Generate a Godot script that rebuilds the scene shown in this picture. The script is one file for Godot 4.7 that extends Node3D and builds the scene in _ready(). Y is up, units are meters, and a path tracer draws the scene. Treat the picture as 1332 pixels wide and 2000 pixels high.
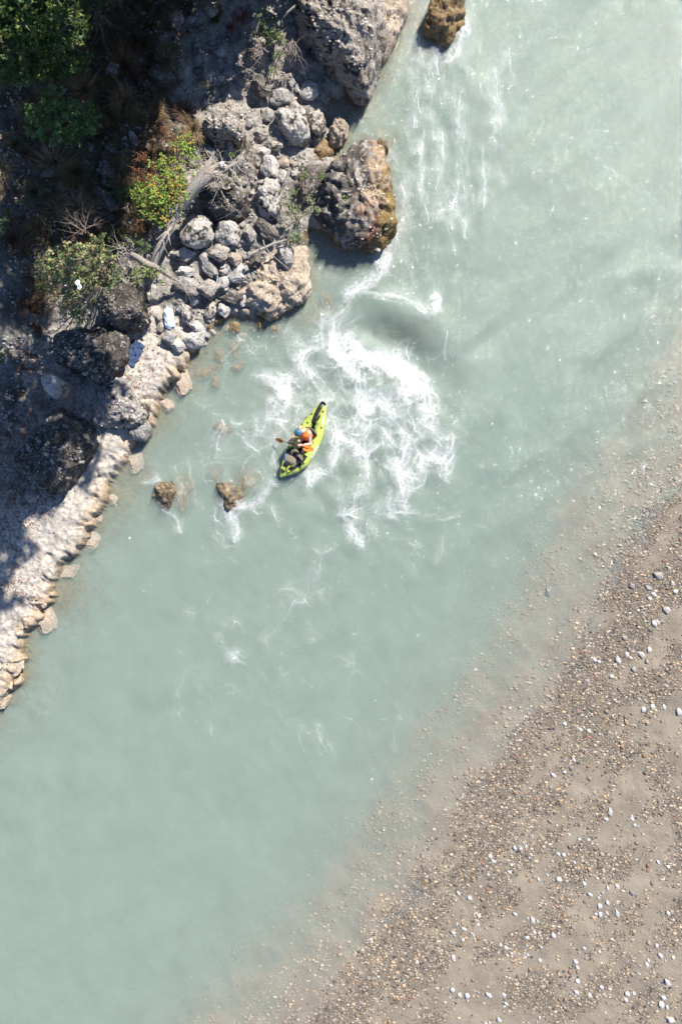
extends Node3D
# River seen straight down from a drone: left bank of rubble and conglomerate blocks, silty green water, gravel bar, a person in a packraft.

const PXM := 66.6
const CAM := 22.0
const SUN := Vector3(0.6, 1.035, -0.8)
var rng := RandomNumberGenerator.new()
var n1 := FastNoiseLite.new()
var n2 := FastNoiseLite.new()
var n3 := FastNoiseLite.new()
var nr := FastNoiseLite.new()
var M := {}
var left_poly := PackedVector2Array()
var right_poly := PackedVector2Array()
var dl := PackedFloat32Array()
var dr := PackedFloat32Array()
var shelf_poly := PackedVector2Array()
var veg_poly := PackedVector2Array()
const DX0 := -15.0
const DZ0 := -21.0
const DS := 0.15
const DNX := 201
const DNZ := 281

func _ready() -> void:
	rng.seed = 7
	# ---- camera, sky, sun, exposure
	var cam := Camera3D.new()
	cam.name = "camera"
	cam.position = Vector3(0, CAM, 0)
	cam.rotation_degrees = Vector3(-90, 0, 0)
	cam.fov = rad_to_deg(2.0 * atan(1000.0 / PXM / CAM))
	cam.far = 400.0
	add_child(cam)
	cam.make_current()
	var world := WorldEnvironment.new()
	world.name = "environment"
	var env := Environment.new()
	env.background_mode = Environment.BG_SKY
	env.tonemap_mode = Environment.TONE_MAPPER_LINEAR
	env.tonemap_exposure = 2.0
	env.sdfgi_enabled = true
	env.ssao_enabled = true
	env.ssil_enabled = true
	var sky := Sky.new()
	var sm := ProceduralSkyMaterial.new()
	sm.sky_top_color = Color(0.37, 0.495, 0.70)
	sm.sky_horizon_color = Color(0.70, 0.79, 0.88)
	sm.sky_curve = 0.15
	sm.ground_bottom_color = Color(0.3, 0.3, 0.28)
	sm.ground_horizon_color = Color(0.6, 0.66, 0.7)
	sm.sky_energy_multiplier = 0.8
	sky.sky_material = sm
	env.sky = sky
	world.environment = env
	add_child(world)
	var sun := DirectionalLight3D.new()
	sun.name = "sun"
	sun.light_energy = 1.6
	sun.light_angular_distance = 0.53
	sun.light_color = Color(1.0, 0.97, 0.925)
	sun.shadow_enabled = true
	add_child(sun)
	sun.look_at_from_position(SUN * 30.0, Vector3.ZERO)
	# ---- setting
	noises()
	materials()
	shores()
	terrain()
	river()
	foam()
	# ---- things
	ledge()
	boulders()
	stones()
	pebbles()
	vegetation()
	shade_trees()
	litter()
	make_raft()
	make_person()
	small_things()

# ------------------------------------------------------------------ helpers
func W(px: float, py: float, h := 0.0) -> Vector3:
	var s := (CAM - h) / CAM
	return Vector3((px - 666.0) / PXM * s, h, (py - 1000.0) / PXM * s)

func V2(px: float, py: float) -> Vector2:
	return Vector2((px - 666.0) / PXM, (py - 1000.0) / PXM)

func on_ground(px: float, py: float, up := 0.0) -> Vector3:
	var h := 0.0
	for i in 4:
		var p := W(px, py, h)
		h = ground(p.x, p.z) + up
	return W(px, py, h)

func noises() -> void:
	var k := 0
	for n in [n1, n2, n3, nr]:
		n.seed = 11 + k * 7
		n.noise_type = FastNoiseLite.TYPE_SIMPLEX_SMOOTH
		n.frequency = 1.0
		n.fractal_type = FastNoiseLite.FRACTAL_FBM
		n.fractal_octaves = 4
		k += 1
	n2.fractal_octaves = 1
	n3.fractal_octaves = 2
	nr.fractal_type = FastNoiseLite.FRACTAL_RIDGED
	nr.fractal_octaves = 4

func tag(o: Node, label: String, category: String, group := "") -> Node:
	o.set_meta("label", label)
	o.set_meta("category", category)
	if group != "":
		o.set_meta("group", group)
	return o

func thing(called: String, label: String, category: String, at: Vector3, group := "") -> Node3D:
	var o := Node3D.new()
	o.name = called
	o.position = at
	add_child(o, true)
	tag(o, label, category, group)
	return o

func put(called: String, mesh: Mesh, m: Material, parent: Node = null, at := Vector3.ZERO) -> MeshInstance3D:
	var o := MeshInstance3D.new()
	o.name = called
	o.mesh = mesh
	if m:
		o.material_override = m
	o.position = at
	(parent if parent else self).add_child(o, true)
	return o

func structure(o: Node) -> Node:
	o.set_meta("kind", "structure")
	return o

func many(called: String, mesh: Mesh, m: Material, xf: Array, cols: Array, parent: Node = null) -> MultiMeshInstance3D:
	var mm := MultiMesh.new()
	mm.transform_format = MultiMesh.TRANSFORM_3D
	mm.use_colors = cols.size() > 0
	mm.mesh = mesh
	mm.instance_count = xf.size()
	for i in xf.size():
		mm.set_instance_transform(i, xf[i])
		if cols.size() > 0:
			mm.set_instance_color(i, cols[i])
	var o := MultiMeshInstance3D.new()
	o.name = called
	o.multimesh = mm
	o.material_override = m
	o.set_meta("kind", "stuff")
	(parent if parent else self).add_child(o, true)
	return o

func noise_tex(freq: float, type: int, lo: float, hi: float, octaves := 4, size := 512, sd := 1, tinted := false) -> NoiseTexture2D:
	var n := FastNoiseLite.new()
	n.noise_type = type as FastNoiseLite.NoiseType
	n.seed = sd
	n.frequency = freq
	n.fractal_octaves = octaves
	n.fractal_type = FastNoiseLite.FRACTAL_FBM
	var t := NoiseTexture2D.new()
	t.width = size
	t.height = size
	t.seamless = true
	t.noise = n
	var g := Gradient.new()
	g.set_color(0, Color(lo, lo, lo))
	g.set_color(1, Color(hi, hi, hi if not tinted else hi * 0.95))
	t.color_ramp = g
	return t

func mat(called: String, color: Color, rough := 0.9, vertex := false) -> StandardMaterial3D:
	var m := StandardMaterial3D.new()
	m.resource_name = called
	m.albedo_color = color.linear_to_srgb()
	m.roughness = rough
	m.metallic_specular = 0.4
	m.vertex_color_use_as_albedo = vertex
	M[called] = m
	return m

func tri(m: StandardMaterial3D, tex: Texture2D, scale: float, bump: Texture2D = null, depth := 1.0, in_world := true) -> void:
	m.albedo_texture = tex
	m.uv1_triplanar = true
	m.uv1_world_triplanar = in_world
	m.uv1_scale = Vector3.ONE * scale
	if bump:
		m.heightmap_enabled = true
		m.heightmap_texture = bump
		m.heightmap_scale = depth

func materials() -> void:
	var grain := noise_tex(0.02, FastNoiseLite.TYPE_SIMPLEX, 0.62, 1.0, 6, 512, 3)
	var grain_b := noise_tex(0.02, FastNoiseLite.TYPE_SIMPLEX, 0.0, 1.0, 6, 512, 3)
	var cell := noise_tex(0.045, FastNoiseLite.TYPE_CELLULAR, 0.42, 1.0, 2, 512, 5)
	var cell_b := noise_tex(0.045, FastNoiseLite.TYPE_CELLULAR, 0.0, 1.0, 2, 512, 5)
	var fine := noise_tex(0.08, FastNoiseLite.TYPE_SIMPLEX, 0.6, 1.0, 4, 512, 9)
	var fine_b := noise_tex(0.08, FastNoiseLite.TYPE_SIMPLEX, 0.0, 1.0, 4, 512, 9)
	tri(mat("rock", Color(1, 1, 1), 0.92, true), grain, 0.9, grain_b, 2.2, false)
	tri(mat("small_rock", Color(1, 1, 1), 0.9, true), grain, 0.45, grain_b, 0.9, false)
	tri(mat("conglomerate", Color(1, 1, 1), 0.95, true), cell, 0.7, cell_b, 3.0, false)
	tri(mat("algae_rock", Color(1, 1, 1), 0.5, true), grain, 0.6, grain_b, 1.2, false)
	tri(mat("bank", Color(1, 1, 1), 0.95, true), grain, 0.55, grain_b, 2.2)
	tri(mat("sand", Color(1, 1, 1), 0.85, true), fine, 0.8, fine_b, 1.5)
	tri(mat("stone", Color(1, 1, 1), 0.8, true), fine, 0.7, fine_b, 0.3, false)
	tri(mat("pebble", Color(1, 1, 1), 0.45, true), fine, 4.0, null, 0.0, false)
	mat("gravel", Color(1, 1, 1), 0.6, true)
	for k in [["leaf", 0.5], ["grass", 0.7], ["dead_leaf", 0.8]]:
		var lm := mat(k[0], Color(1, 1, 1), k[1], true)
		lm.backlight_enabled = true
		lm.backlight = Color(0.35, 0.35, 0.35)
	tri(mat("bark", Color(1, 1, 1), 0.9, true), grain, 2.5, grain_b, 3.0, false)

# triangle collector: positions, colours, indices; normals come from the faces
class MB:
	var v := PackedVector3Array()
	var c := PackedColorArray()
	var i := PackedInt32Array()
	var uv := PackedVector2Array()
	func add(p: Vector3, col := Color.WHITE) -> int:
		v.append(p)
		c.append(col)
		return v.size() - 1
	func tri3(a: int, b: int, d: int) -> void:
		i.append(a)
		i.append(b)
		i.append(d)
	func quad(a: int, b: int, d: int, e: int) -> void:
		tri3(a, b, d)
		tri3(a, d, e)
	func normals() -> PackedVector3Array:
		var n := PackedVector3Array()
		n.resize(v.size())
		for k in range(0, i.size(), 3):
			var a := v[i[k]]
			var nn := (v[i[k + 2]] - a).cross(v[i[k + 1]] - a)
			n[i[k]] += nn
			n[i[k + 1]] += nn
			n[i[k + 2]] += nn
		for k in n.size():
			n[k] = n[k].normalized() if n[k].length_squared() > 1e-20 else Vector3.UP
		return n
	func mesh() -> ArrayMesh:
		var a := []
		a.resize(Mesh.ARRAY_MAX)
		a[Mesh.ARRAY_VERTEX] = v
		a[Mesh.ARRAY_NORMAL] = normals()
		a[Mesh.ARRAY_COLOR] = c
		if uv.size() == v.size():
			a[Mesh.ARRAY_TEX_UV] = uv
		a[Mesh.ARRAY_INDEX] = i
		var m := ArrayMesh.new()
		m.add_surface_from_arrays(Mesh.PRIMITIVE_TRIANGLES, a)
		return m
	# a tube along points with a radius at each; ends closed by a point
	func tube(pts: Array, radii: Array, sides: int, col: Color, wob := 0.0) -> void:
		var rings := []
		var up := Vector3(0.31, 0.87, 0.38)
		for k in pts.size():
			var t: Vector3 = (pts[mini(k + 1, pts.size() - 1)] - pts[maxi(k - 1, 0)]).normalized()
			var x := t.cross(up)
			if x.length() < 0.05:
				x = t.cross(Vector3(1, 0, 0))
			x = x.normalized()
			var y := x.cross(t).normalized()
			var ring := []
			for s in sides:
				var a := TAU * s / sides
				var rr: float = radii[k] * (1.0 + wob * sin(a * 3.0 + k * 1.7))
				ring.append(add(pts[k] + (x * cos(a) + y * sin(a)) * rr, col))
			rings.append(ring)
		for k in pts.size() - 1:
			for s in sides:
				var s2 := (s + 1) % sides
				quad(rings[k][s], rings[k][s2], rings[k + 1][s2], rings[k + 1][s])
		var e0 := add(pts[0], col)
		var e1 := add(pts[-1], col)
		for s in sides:
			var s2 := (s + 1) % sides
			tri3(e0, rings[0][s2], rings[0][s])
			tri3(e1, rings[-1][s], rings[-1][s2])

func sstep(a: float, b: float, x: float) -> float:
	var t := clampf((x - a) / (b - a), 0.0, 1.0)
	return t * t * (3.0 - 2.0 * t)

# ------------------------------------------------------------------ shores and ground height
func to_poly(px: Array) -> PackedVector2Array:
	var out := PackedVector2Array()
	for k in range(0, px.size(), 2):
		out.append(V2(px[k], px[k + 1]))
	return out

func signed_dist(poly: PackedVector2Array, p: Vector2) -> float:
	var best := 1e9
	var n := poly.size()
	for k in n:
		var a := poly[k]
		var e := poly[(k + 1) % n] - a
		var t := clampf((p - a).dot(e) / e.length_squared(), 0.0, 1.0)
		best = minf(best, (a + e * t).distance_squared_to(p))
	return sqrt(best) * (1.0 if Geometry2D.is_point_in_polygon(p, poly) else -1.0)

func shores() -> void:
	left_poly = to_poly([3600, -6000, 1500, -1400, 1000, -500, 815, -60, 795, 20, 775, 85, 745, 130, 712, 185, 690, 200, 650, 205, 640, 240, 672, 240, 678, 268, 650, 290, 668, 302, 690, 290, 745, 282, 750, 310, 750, 350, 768, 415, 755, 470, 700, 484, 655, 462, 612, 458, 600, 500, 600, 545, 585, 585, 545, 612, 500, 628, 440, 630, 395, 672, 368, 700, 352, 750, 305, 800, 283, 850, 245, 930, 200, 990, 168, 1080, 120, 1140, 65, 1230, 15, 1365, -60, 1440, -400, 2100, -2500, 5500, -9000, 5500, -9000, -6000])
	right_poly = to_poly([5200, -4500, 2200, -400, 1600, 480, 1400, 800, 1330, 940, 1262, 1000, 1222, 1075, 1170, 1190, 1124, 1290, 1078, 1370, 1010, 1435, 938, 1530, 860, 1640, 790, 1760, 715, 1860, 640, 1940, 560, 2015, 390, 2190, -200, 2900, -2600, 6500, 9000, 6500, 9000, -4500])
	shelf_poly = to_poly([300, 560, 345, 600, 380, 660, 380, 760, 300, 870, 180, 1090, 20, 1390, -300, 1800, -1000, 1800, -260, 1250, 0, 1010, 90, 960, 190, 850, 250, 730, 262, 640])
	veg_poly = to_poly([-2000, -3000, 900, -3000, 470, -200, 430, 40, 340, 90, 320, 200, 380, 300, 330, 420, 240, 500, 90, 640, 60, 800, 20, 900, -60, 980, -600, 1500, -2000, 1500])
	dl.resize(DNX * DNZ)
	dr.resize(DNX * DNZ)
	for j in DNZ:
		for k in DNX:
			var p := Vector2(DX0 + k * DS, DZ0 + j * DS)
			dl[j * DNX + k] = signed_dist(left_poly, p)
			dr[j * DNX + k] = signed_dist(right_poly, p)

func dist(a: PackedFloat32Array, x: float, z: float) -> float:
	var fx := (x - DX0) / DS
	var fz := (z - DZ0) / DS
	if fx < 0.0 or fz < 0.0 or fx >= DNX - 1.001 or fz >= DNZ - 1.001:
		return signed_dist(left_poly if a == dl else right_poly, Vector2(x, z))
	var ix := int(fx)
	var iz := int(fz)
	fx -= ix
	fz -= iz
	var o := iz * DNX + ix
	return lerpf(lerpf(a[o], a[o + 1], fx), lerpf(a[o + DNX], a[o + DNX + 1], fx), fz)

func ground_left(x: float, z: float) -> float:
	var d := dist(dl, x, z) + n3.get_noise_2d(x * 1.3, z * 1.3) * 0.12
	var near_ledge := sstep(-5.6, -4.6, z)
	if near_ledge > 0.0 and absf(d) < 2.0:
		d += (n1.get_noise_2d(x * 0.6 + 3.0, z * 0.6) * 0.4 + n2.get_noise_2d(x * 3.6, z * 3.6) * 0.07) * near_ledge
	if d < 0.0:
		return maxf(-1.75, -0.12 + d * (0.42 + 0.2 * n2.get_noise_2d(x * 0.5, z * 0.5)))
	var ledge_k := sstep(-5.5, -4.0, z) * (1.0 - sstep(1.6, 2.4, d))
	var y := -0.12 + sstep(0.0, lerpf(0.45, 0.16, ledge_k), d) * (0.25 + 0.22 * ledge_k) + 0.19 * minf(d, 9.0) + 0.1 * maxf(0.0, minf(d, 9.0) - 3.5)
	y -= ledge_k * sstep(0.8, 0.2, d) * (0.1 * sstep(0.35, 0.7, nr.get_noise_2d(x * 1.1 + 5.0 + 0.5 * n2.get_noise_2d(x * 0.8, z * 0.8), z * 1.5)) + 0.12 * sstep(0.0, 0.35, n1.get_noise_2d(x * 1.3 + 40.0, z * 1.3)))
	return y + n1.get_noise_2d(x * 0.9, z * 0.9) * (0.26 - 0.2 * ledge_k) * sstep(0.1, 0.8, d) + nr.get_noise_2d(x * 1.6, z * 1.6) * 0.07 * (1.0 - 0.7 * ledge_k)

func ground_right(x: float, z: float) -> float:
	var d := dist(dr, x, z) + n3.get_noise_2d(x * 0.6, z * 0.6) * 0.3
	var y: float
	if d > 0.0:
		y = 0.07 * minf(d, 8.0)
	else:
		y = maxf(-1.75, d * 0.07 + minf(0.0, d + 2.1) * 0.3)
	return y + n1.get_noise_2d(x * 0.8 + 50.0, z * 0.8) * 0.05 + n3.get_noise_2d(x * 4.0, z * 4.0) * 0.012

func ground(x: float, z: float) -> float:
	return maxf(ground_left(x, z), ground_right(x, z))

func axis(lo: float, hi: float, step: float, far_lo: float, far_hi: float) -> PackedFloat32Array:
	var a := PackedFloat32Array()
	var w := lo
	var s := step
	while w > far_lo:
		s *= 1.5
		w -= s
		a.append(w)
	a.reverse()
	w = lo
	while w < hi:
		a.append(w)
		w += step
	s = step
	while w < far_hi:
		a.append(w)
		s *= 1.5
		w += s
	return a

func grid_mesh(xs: PackedFloat32Array, zs: PackedFloat32Array, height: Callable, color, keep: Callable, uv_of = null) -> ArrayMesh:
	var nx := xs.size()
	var nz := zs.size()
	var v := PackedVector3Array()
	var c := PackedColorArray()
	var uv := PackedVector2Array()
	var ok := PackedByteArray()
	v.resize(nx * nz)
	ok.resize(nx * nz)
	if color != null:
		c.resize(nx * nz)
	if uv_of != null:
		uv.resize(nx * nz)
	for j in nz:
		for k in nx:
			var o := j * nx + k
			v[o] = Vector3(xs[k], height.call(xs[k], zs[j]), zs[j])
			ok[o] = 1 if keep.call(v[o]) else 0
			if color != null and ok[o]:
				c[o] = color.call(v[o])
			if uv_of != null:
				uv[o] = uv_of.call(v[o])
	var n := PackedVector3Array()
	n.resize(nx * nz)
	var idx := PackedInt32Array()
	for j in nz:
		for k in nx:
			var o := j * nx + k
			var l := o - 1 if k > 0 else o
			var r := o + 1 if k < nx - 1 else o
			var u := o - nx if j > 0 else o
			var d := o + nx if j < nz - 1 else o
			n[o] = (v[d] - v[u]).cross(v[r] - v[l]).normalized()
			if k < nx - 1 and j < nz - 1 and (ok[o] or ok[o + 1] or ok[o + nx] or ok[o + nx + 1]):
				idx.append_array(PackedInt32Array([o, o + 1, o + nx + 1, o, o + nx + 1, o + nx]))
	var a := []
	a.resize(Mesh.ARRAY_MAX)
	a[Mesh.ARRAY_VERTEX] = v
	a[Mesh.ARRAY_NORMAL] = n
	if color != null:
		a[Mesh.ARRAY_COLOR] = c
	if uv_of != null:
		a[Mesh.ARRAY_TEX_UV] = uv
	a[Mesh.ARRAY_INDEX] = idx
	var m := ArrayMesh.new()
	m.add_surface_from_arrays(Mesh.PRIMITIVE_TRIANGLES, a)
	return m

func bank_color(p: Vector3) -> Color:
	var w := Vector2(p.x + n3.get_noise_2d(p.x * 1.7, p.z * 1.7) * 0.45, p.z + n3.get_noise_2d(p.z * 1.7 + 30.0, p.x * 1.7) * 0.45)
	var a := n1.get_noise_2d(p.x * 2.5, p.z * 2.5)
	var c: Color
	if Geometry2D.is_point_in_polygon(w, shelf_poly):
		c = Color(0.57, 0.525, 0.465).lerp(Color(0.45, 0.415, 0.37), sstep(0.0, 0.45, a))
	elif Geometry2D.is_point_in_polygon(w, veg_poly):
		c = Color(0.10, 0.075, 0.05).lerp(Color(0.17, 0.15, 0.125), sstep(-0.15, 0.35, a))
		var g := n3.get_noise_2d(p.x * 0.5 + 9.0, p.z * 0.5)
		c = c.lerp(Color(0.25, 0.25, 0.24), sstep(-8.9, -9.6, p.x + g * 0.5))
	else:
		c = Color(0.40, 0.37, 0.335).lerp(Color(0.27, 0.25, 0.225), sstep(-0.1, 0.4, a))
	# brown-ochre algae at the waterline
	var dd := dist(dl, p.x, p.z)
	if dd < 1.0 and p.z > -5.0:   # tan broken edge of the shelf
		c = c.lerp(Color(0.56, 0.44, 0.33).lerp(Color(0.4, 0.3, 0.2), sstep(0.0, 0.35, a)), sstep(0.36, 0.12, dd + a * 0.4))
	var wet := p.y + n1.get_noise_2d(p.x * 3.0 + 7.0, p.z * 3.0) * 0.22
	if wet < 0.1:
		c = c.lerp(Color(0.22, 0.155, 0.075), sstep(0.12, 0.02, wet))
	# river mud settled on the deeper bed
	if p.y < -0.2:
		c = c.lerp(Color(0.27, 0.31, 0.26), sstep(-0.25, -0.5, p.y + a * 0.3))
	return c

# how thickly gravel lies on the bar
func cover_at(x: float, z: float, d: float) -> float:
	var q := Vector2(x, z).rotated(0.75)
	return n1.get_noise_2d(q.x * 0.35, q.y * 0.8) + 0.25 * n1.get_noise_2d(x * 2.2, z * 2.2) + 0.3 * sstep(2.5, 0.4, absf(d - 0.5)) - 0.05

func bar_color(p: Vector3) -> Color:
	var a := n1.get_noise_2d(p.x * 0.7, p.z * 0.7)
	var b := n1.get_noise_2d(p.x * 5.0, p.z * 5.0)
	var dd := dist(dr, p.x, p.z)
	var grit := sstep(-0.1, 0.25, cover_at(p.x, p.z, dd) + b * 0.25) * sstep(-0.5, 0.2, dd)  # dark grit, with the shadow between crowded pebbles painted into its tone
	return Color(0.385, 0.333, 0.262).lerp(Color(0.32, 0.276, 0.218), sstep(-0.3, 0.3, a)).lerp(Color(0.41, 0.36, 0.295), sstep(0.0, 0.4, b) * 0.6).lerp(Color(0.165, 0.138, 0.11), grit * 0.6)

func terrain() -> void:
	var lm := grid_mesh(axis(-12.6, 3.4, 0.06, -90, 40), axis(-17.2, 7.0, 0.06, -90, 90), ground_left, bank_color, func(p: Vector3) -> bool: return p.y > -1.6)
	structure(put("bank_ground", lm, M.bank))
	var rm := grid_mesh(axis(-6.0, 12.5, 0.09, -60, 90), axis(-8.0, 17.0, 0.09, -90, 90), ground_right, bar_color, func(p: Vector3) -> bool: return p.y > -1.6)
	structure(put("gravel_bar_ground", rm, M.sand))
	var bed := PlaneMesh.new()
	bed.size = Vector2(180, 180)
	mat("bed", Color(0.26, 0.32, 0.27), 0.95)
	structure(put("riverbed", bed, M.bed, null, Vector3(0, -1.5, 0)))

# ------------------------------------------------------------------ water
func lump(x: float, z: float, px: float, py: float, rx: float, rz: float, turn: float) -> float:
	var q := (Vector2(x, z) - V2(px, py)).rotated(-turn)
	var e := (q.x / rx) * (q.x / rx) + (q.y / rz) * (q.y / rz)
	return exp(-e) if e < 9.0 else 0.0

func water_h(x: float, z: float) -> float:
	var y := 0.16 * lump(x, z, 800, 615, 1.1, 0.6, 0.45) - 0.2 * lump(x, z, 800, 690, 1.4, 0.6, 0.6)
	y -= 0.06 * lump(x, z, 690, 640, 0.6, 0.5, 0.0)
	var rough := lump(x, z, 690, 790, 2.6, 2.8, 0.0) + 0.5 * lump(x, z, 690, 980, 2.0, 1.8, 0.0) + 0.5 * lump(x, z, 880, 250, 1.5, 4.0, 0.0)
	var boat := lump(x, z, 595, 860, 0.9, 1.3, 0.5)
	rough = rough * (1.0 - boat)
	var w := Vector2(x, z).rotated(0.9)
	y += (n1.get_noise_2d(w.x * 0.35, w.y * 0.9) * 0.045 + n1.get_noise_2d(x * 1.1, z * 1.1) * 0.11 * rough) * (1.0 - 0.7 * boat)
	# long oblique wave trains on the upper right
	var k := sstep(0.5, 4.0, x) * sstep(3.0, -2.0, z)
	var q := Vector2(x, z).rotated(0.72)
	y += nr.get_noise_2d(q.x * 0.16, q.y * 0.75) * 0.085 * (0.15 + k)
	return y

func river() -> void:
	var root := Node3D.new()
	root.name = "river"
	add_child(root)
	structure(root)
	tag(root, "pale green silty river running between rocky bank and gravel bar", "river")
	var xs := axis(-12.0, 12.0, 0.09, -85, 85)
	var zs := axis(-17.5, 17.5, 0.09, -85, 85)
	var turn := 0.95
	var flow := func(p: Vector3) -> Vector2:
		var q := Vector2(p.x, p.z).rotated(turn)
		return Vector2(q.x / 5.0, q.y / 1.7)
	var all := func(_p: Vector3) -> bool: return true
	var top := grid_mesh(xs, zs, water_h, null, all, flow)
	var wm := mat("water", Color(0.8, 0.9, 0.87), 0.07)
	wm.transparency = BaseMaterial3D.TRANSPARENCY_ALPHA
	wm.albedo_color.a = 0.02
	wm.metallic_specular = 0.5
	wm.heightmap_enabled = true
	wm.heightmap_texture = noise_tex(0.012, FastNoiseLite.TYPE_SIMPLEX, 0.0, 1.0, 4, 1024, 21)
	wm.heightmap_scale = 5.0
	put("water_surface", top, wm, root)
	# silt hanging in the water, in sheets that undulate with the current
	var cx := axis(-12.0, 12.0, 0.16, -85, 85)
	var cz := axis(-17.5, 17.5, 0.16, -85, 85)
	var sheets := []
	for k in 4:
		var off := 13.0 * k
		var swell := 0.04 if k < 2 else 0.11
		var hh := func(x: float, z: float) -> float:
			var q := Vector2(x, z).rotated(turn)
			return water_h(x, z) + n1.get_noise_2d(q.x * 0.55 + off, q.y * 1.3) * swell + n1.get_noise_2d(q.x * 2.1 - off, q.y * 3.0) * swell * 0.4
		sheets.append(grid_mesh(cx, cz, hh, null, all))
	var silt := mat("silt", Color(0.29, 0.372, 0.318), 1.0)
	silt.metallic_specular = 0.0
	silt.transparency = BaseMaterial3D.TRANSPARENCY_ALPHA
	silt.albedo_color.a = 0.2
	var depth := 0.03
	for k in 8:
		var layer: StandardMaterial3D = silt.duplicate()
		layer.albedo_color.a = 0.09 + 0.032 * k
		put("silt_layer", sheets[k % 2 if k < 4 else 2 + k % 2], layer, root, Vector3(0, -depth, 0))
		depth += 0.042 + 0.013 * k
	var deep := mat("deep_silt", Color(0.29, 0.372, 0.318), 1.0)
	deep.metallic_specular = 0.0
	put("deep_water", sheets[2], deep, root, Vector3(0, -depth - 0.05, 0))

# ------------------------------------------------------------------ foam, with sun glints painted into it
var fa := PackedFloat32Array()
var fc := PackedFloat32Array()
const CW := FW / 8 + 2
const CH := FH / 8 + 2
const FW := 1300
const FH := 1640
const FX0 := -8.0
const FZ0 := -15.5
const FM := 0.0138

func splat(x: float, z: float, s: float, wide: int) -> void:
	var ix := int((x - FX0) / FM)
	var iz := int((z - FZ0) / FM)
	if ix < 3 or iz < 3 or ix >= FW - 3 or iz >= FH - 3:
		return
	var o := iz * FW + ix
	fa[o] += s
	fc[(iz / 8) * CW + ix / 8] += s * (1.0 + wide)
	if wide > 0:
		var h := s * 0.6
		fa[o + 1] += h
		fa[o - 1] += h
		fa[o + FW] += h
		fa[o - FW] += h
		if wide > 1:
			h = s * 0.4
			fa[o + FW + 1] += h
			fa[o - FW + 1] += h
			fa[o + FW - 1] += h
			fa[o - FW - 1] += h
			fa[o + 2] += h
			fa[o - 2] += h
			fa[o + 2 * FW] += h
			fa[o - 2 * FW] += h

# filaments that follow a current line given in pixels of the photograph; the eddies that bend them are the same for all
func eddy(p: Vector2, wild: float) -> Vector2:
	var e := 0.07
	var a := n2.get_noise_2d(p.x * 0.75, p.y * 0.75) + 0.1 * n2.get_noise_2d(p.x * 2.2 + 9.0, p.y * 2.2)
	var bx := n2.get_noise_2d((p.x + e) * 0.75, p.y * 0.75) + 0.1 * n2.get_noise_2d((p.x + e) * 2.2 + 9.0, p.y * 2.2)
	var bz := n2.get_noise_2d(p.x * 0.75, (p.y + e) * 0.75) + 0.1 * n2.get_noise_2d(p.x * 2.2 + 9.0, (p.y + e) * 2.2)
	return Vector2(bz - a, a - bx) / e * 0.15 * wild

func current(px: Array, width: float, strands: int, strength: float, wild := 1.0, wide := 1, length := 0.8) -> void:
	var c := Curve2D.new()
	for k in range(0, px.size(), 2):
		c.add_point(V2(px[k], px[k + 1]))
	for k in range(1, c.point_count - 1):
		var t := (c.get_point_position(k + 1) - c.get_point_position(k - 1)) * 0.2
		c.set_point_in(k, -t)
		c.set_point_out(k, t)
	var total := c.get_baked_length()
	var left := strands
	while left > 0:
		var n := mini(left, rng.randi_range(1, 5))
		left -= n
		var at := rng.randf_range(-0.15, 0.95) * total
		var run := rng.randf_range(0.35, 1.3) * length
		var lat := rng.randfn(0.0, 0.5) * width
		var lean := rng.randfn(0.0, 0.16) * width
		var seedv := rng.randf() * 200.0
		var boost := -log(rng.randf_range(0.05, 1.0)) * 0.45 + 0.5
		for s in n:
			var at2 := at + rng.randfn(0.0, 0.12)
			var off := rng.randfn(0.0, 0.012 + 0.012 * wide)
			var run2 := run * rng.randf_range(0.5, 1.1)
			var steps := int(run2 / (FM * 0.9))
			var power := strength * boost * rng.randf_range(0.4, 1.0)
			for k in steps:
				var u := at2 + k * FM * 0.9
				if u < 0.0 or u > total:
					continue
				var f := sin(PI * (k + 0.5) / steps)
				var p := c.sample_baked(u)
				var q := c.sample_baked(minf(u + 0.05, total)) - c.sample_baked(maxf(u - 0.05, 0.0))
				var nn := Vector2(-q.y, q.x).normalized()
				p += nn * (lat + lean * k / steps + off * (0.6 + f) + 0.03 * wild * n2.get_noise_2d(u * 5.0, seedv))
				p += eddy(p, wild * 0.55)
				splat(p.x, p.y, power * f, wide)

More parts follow.
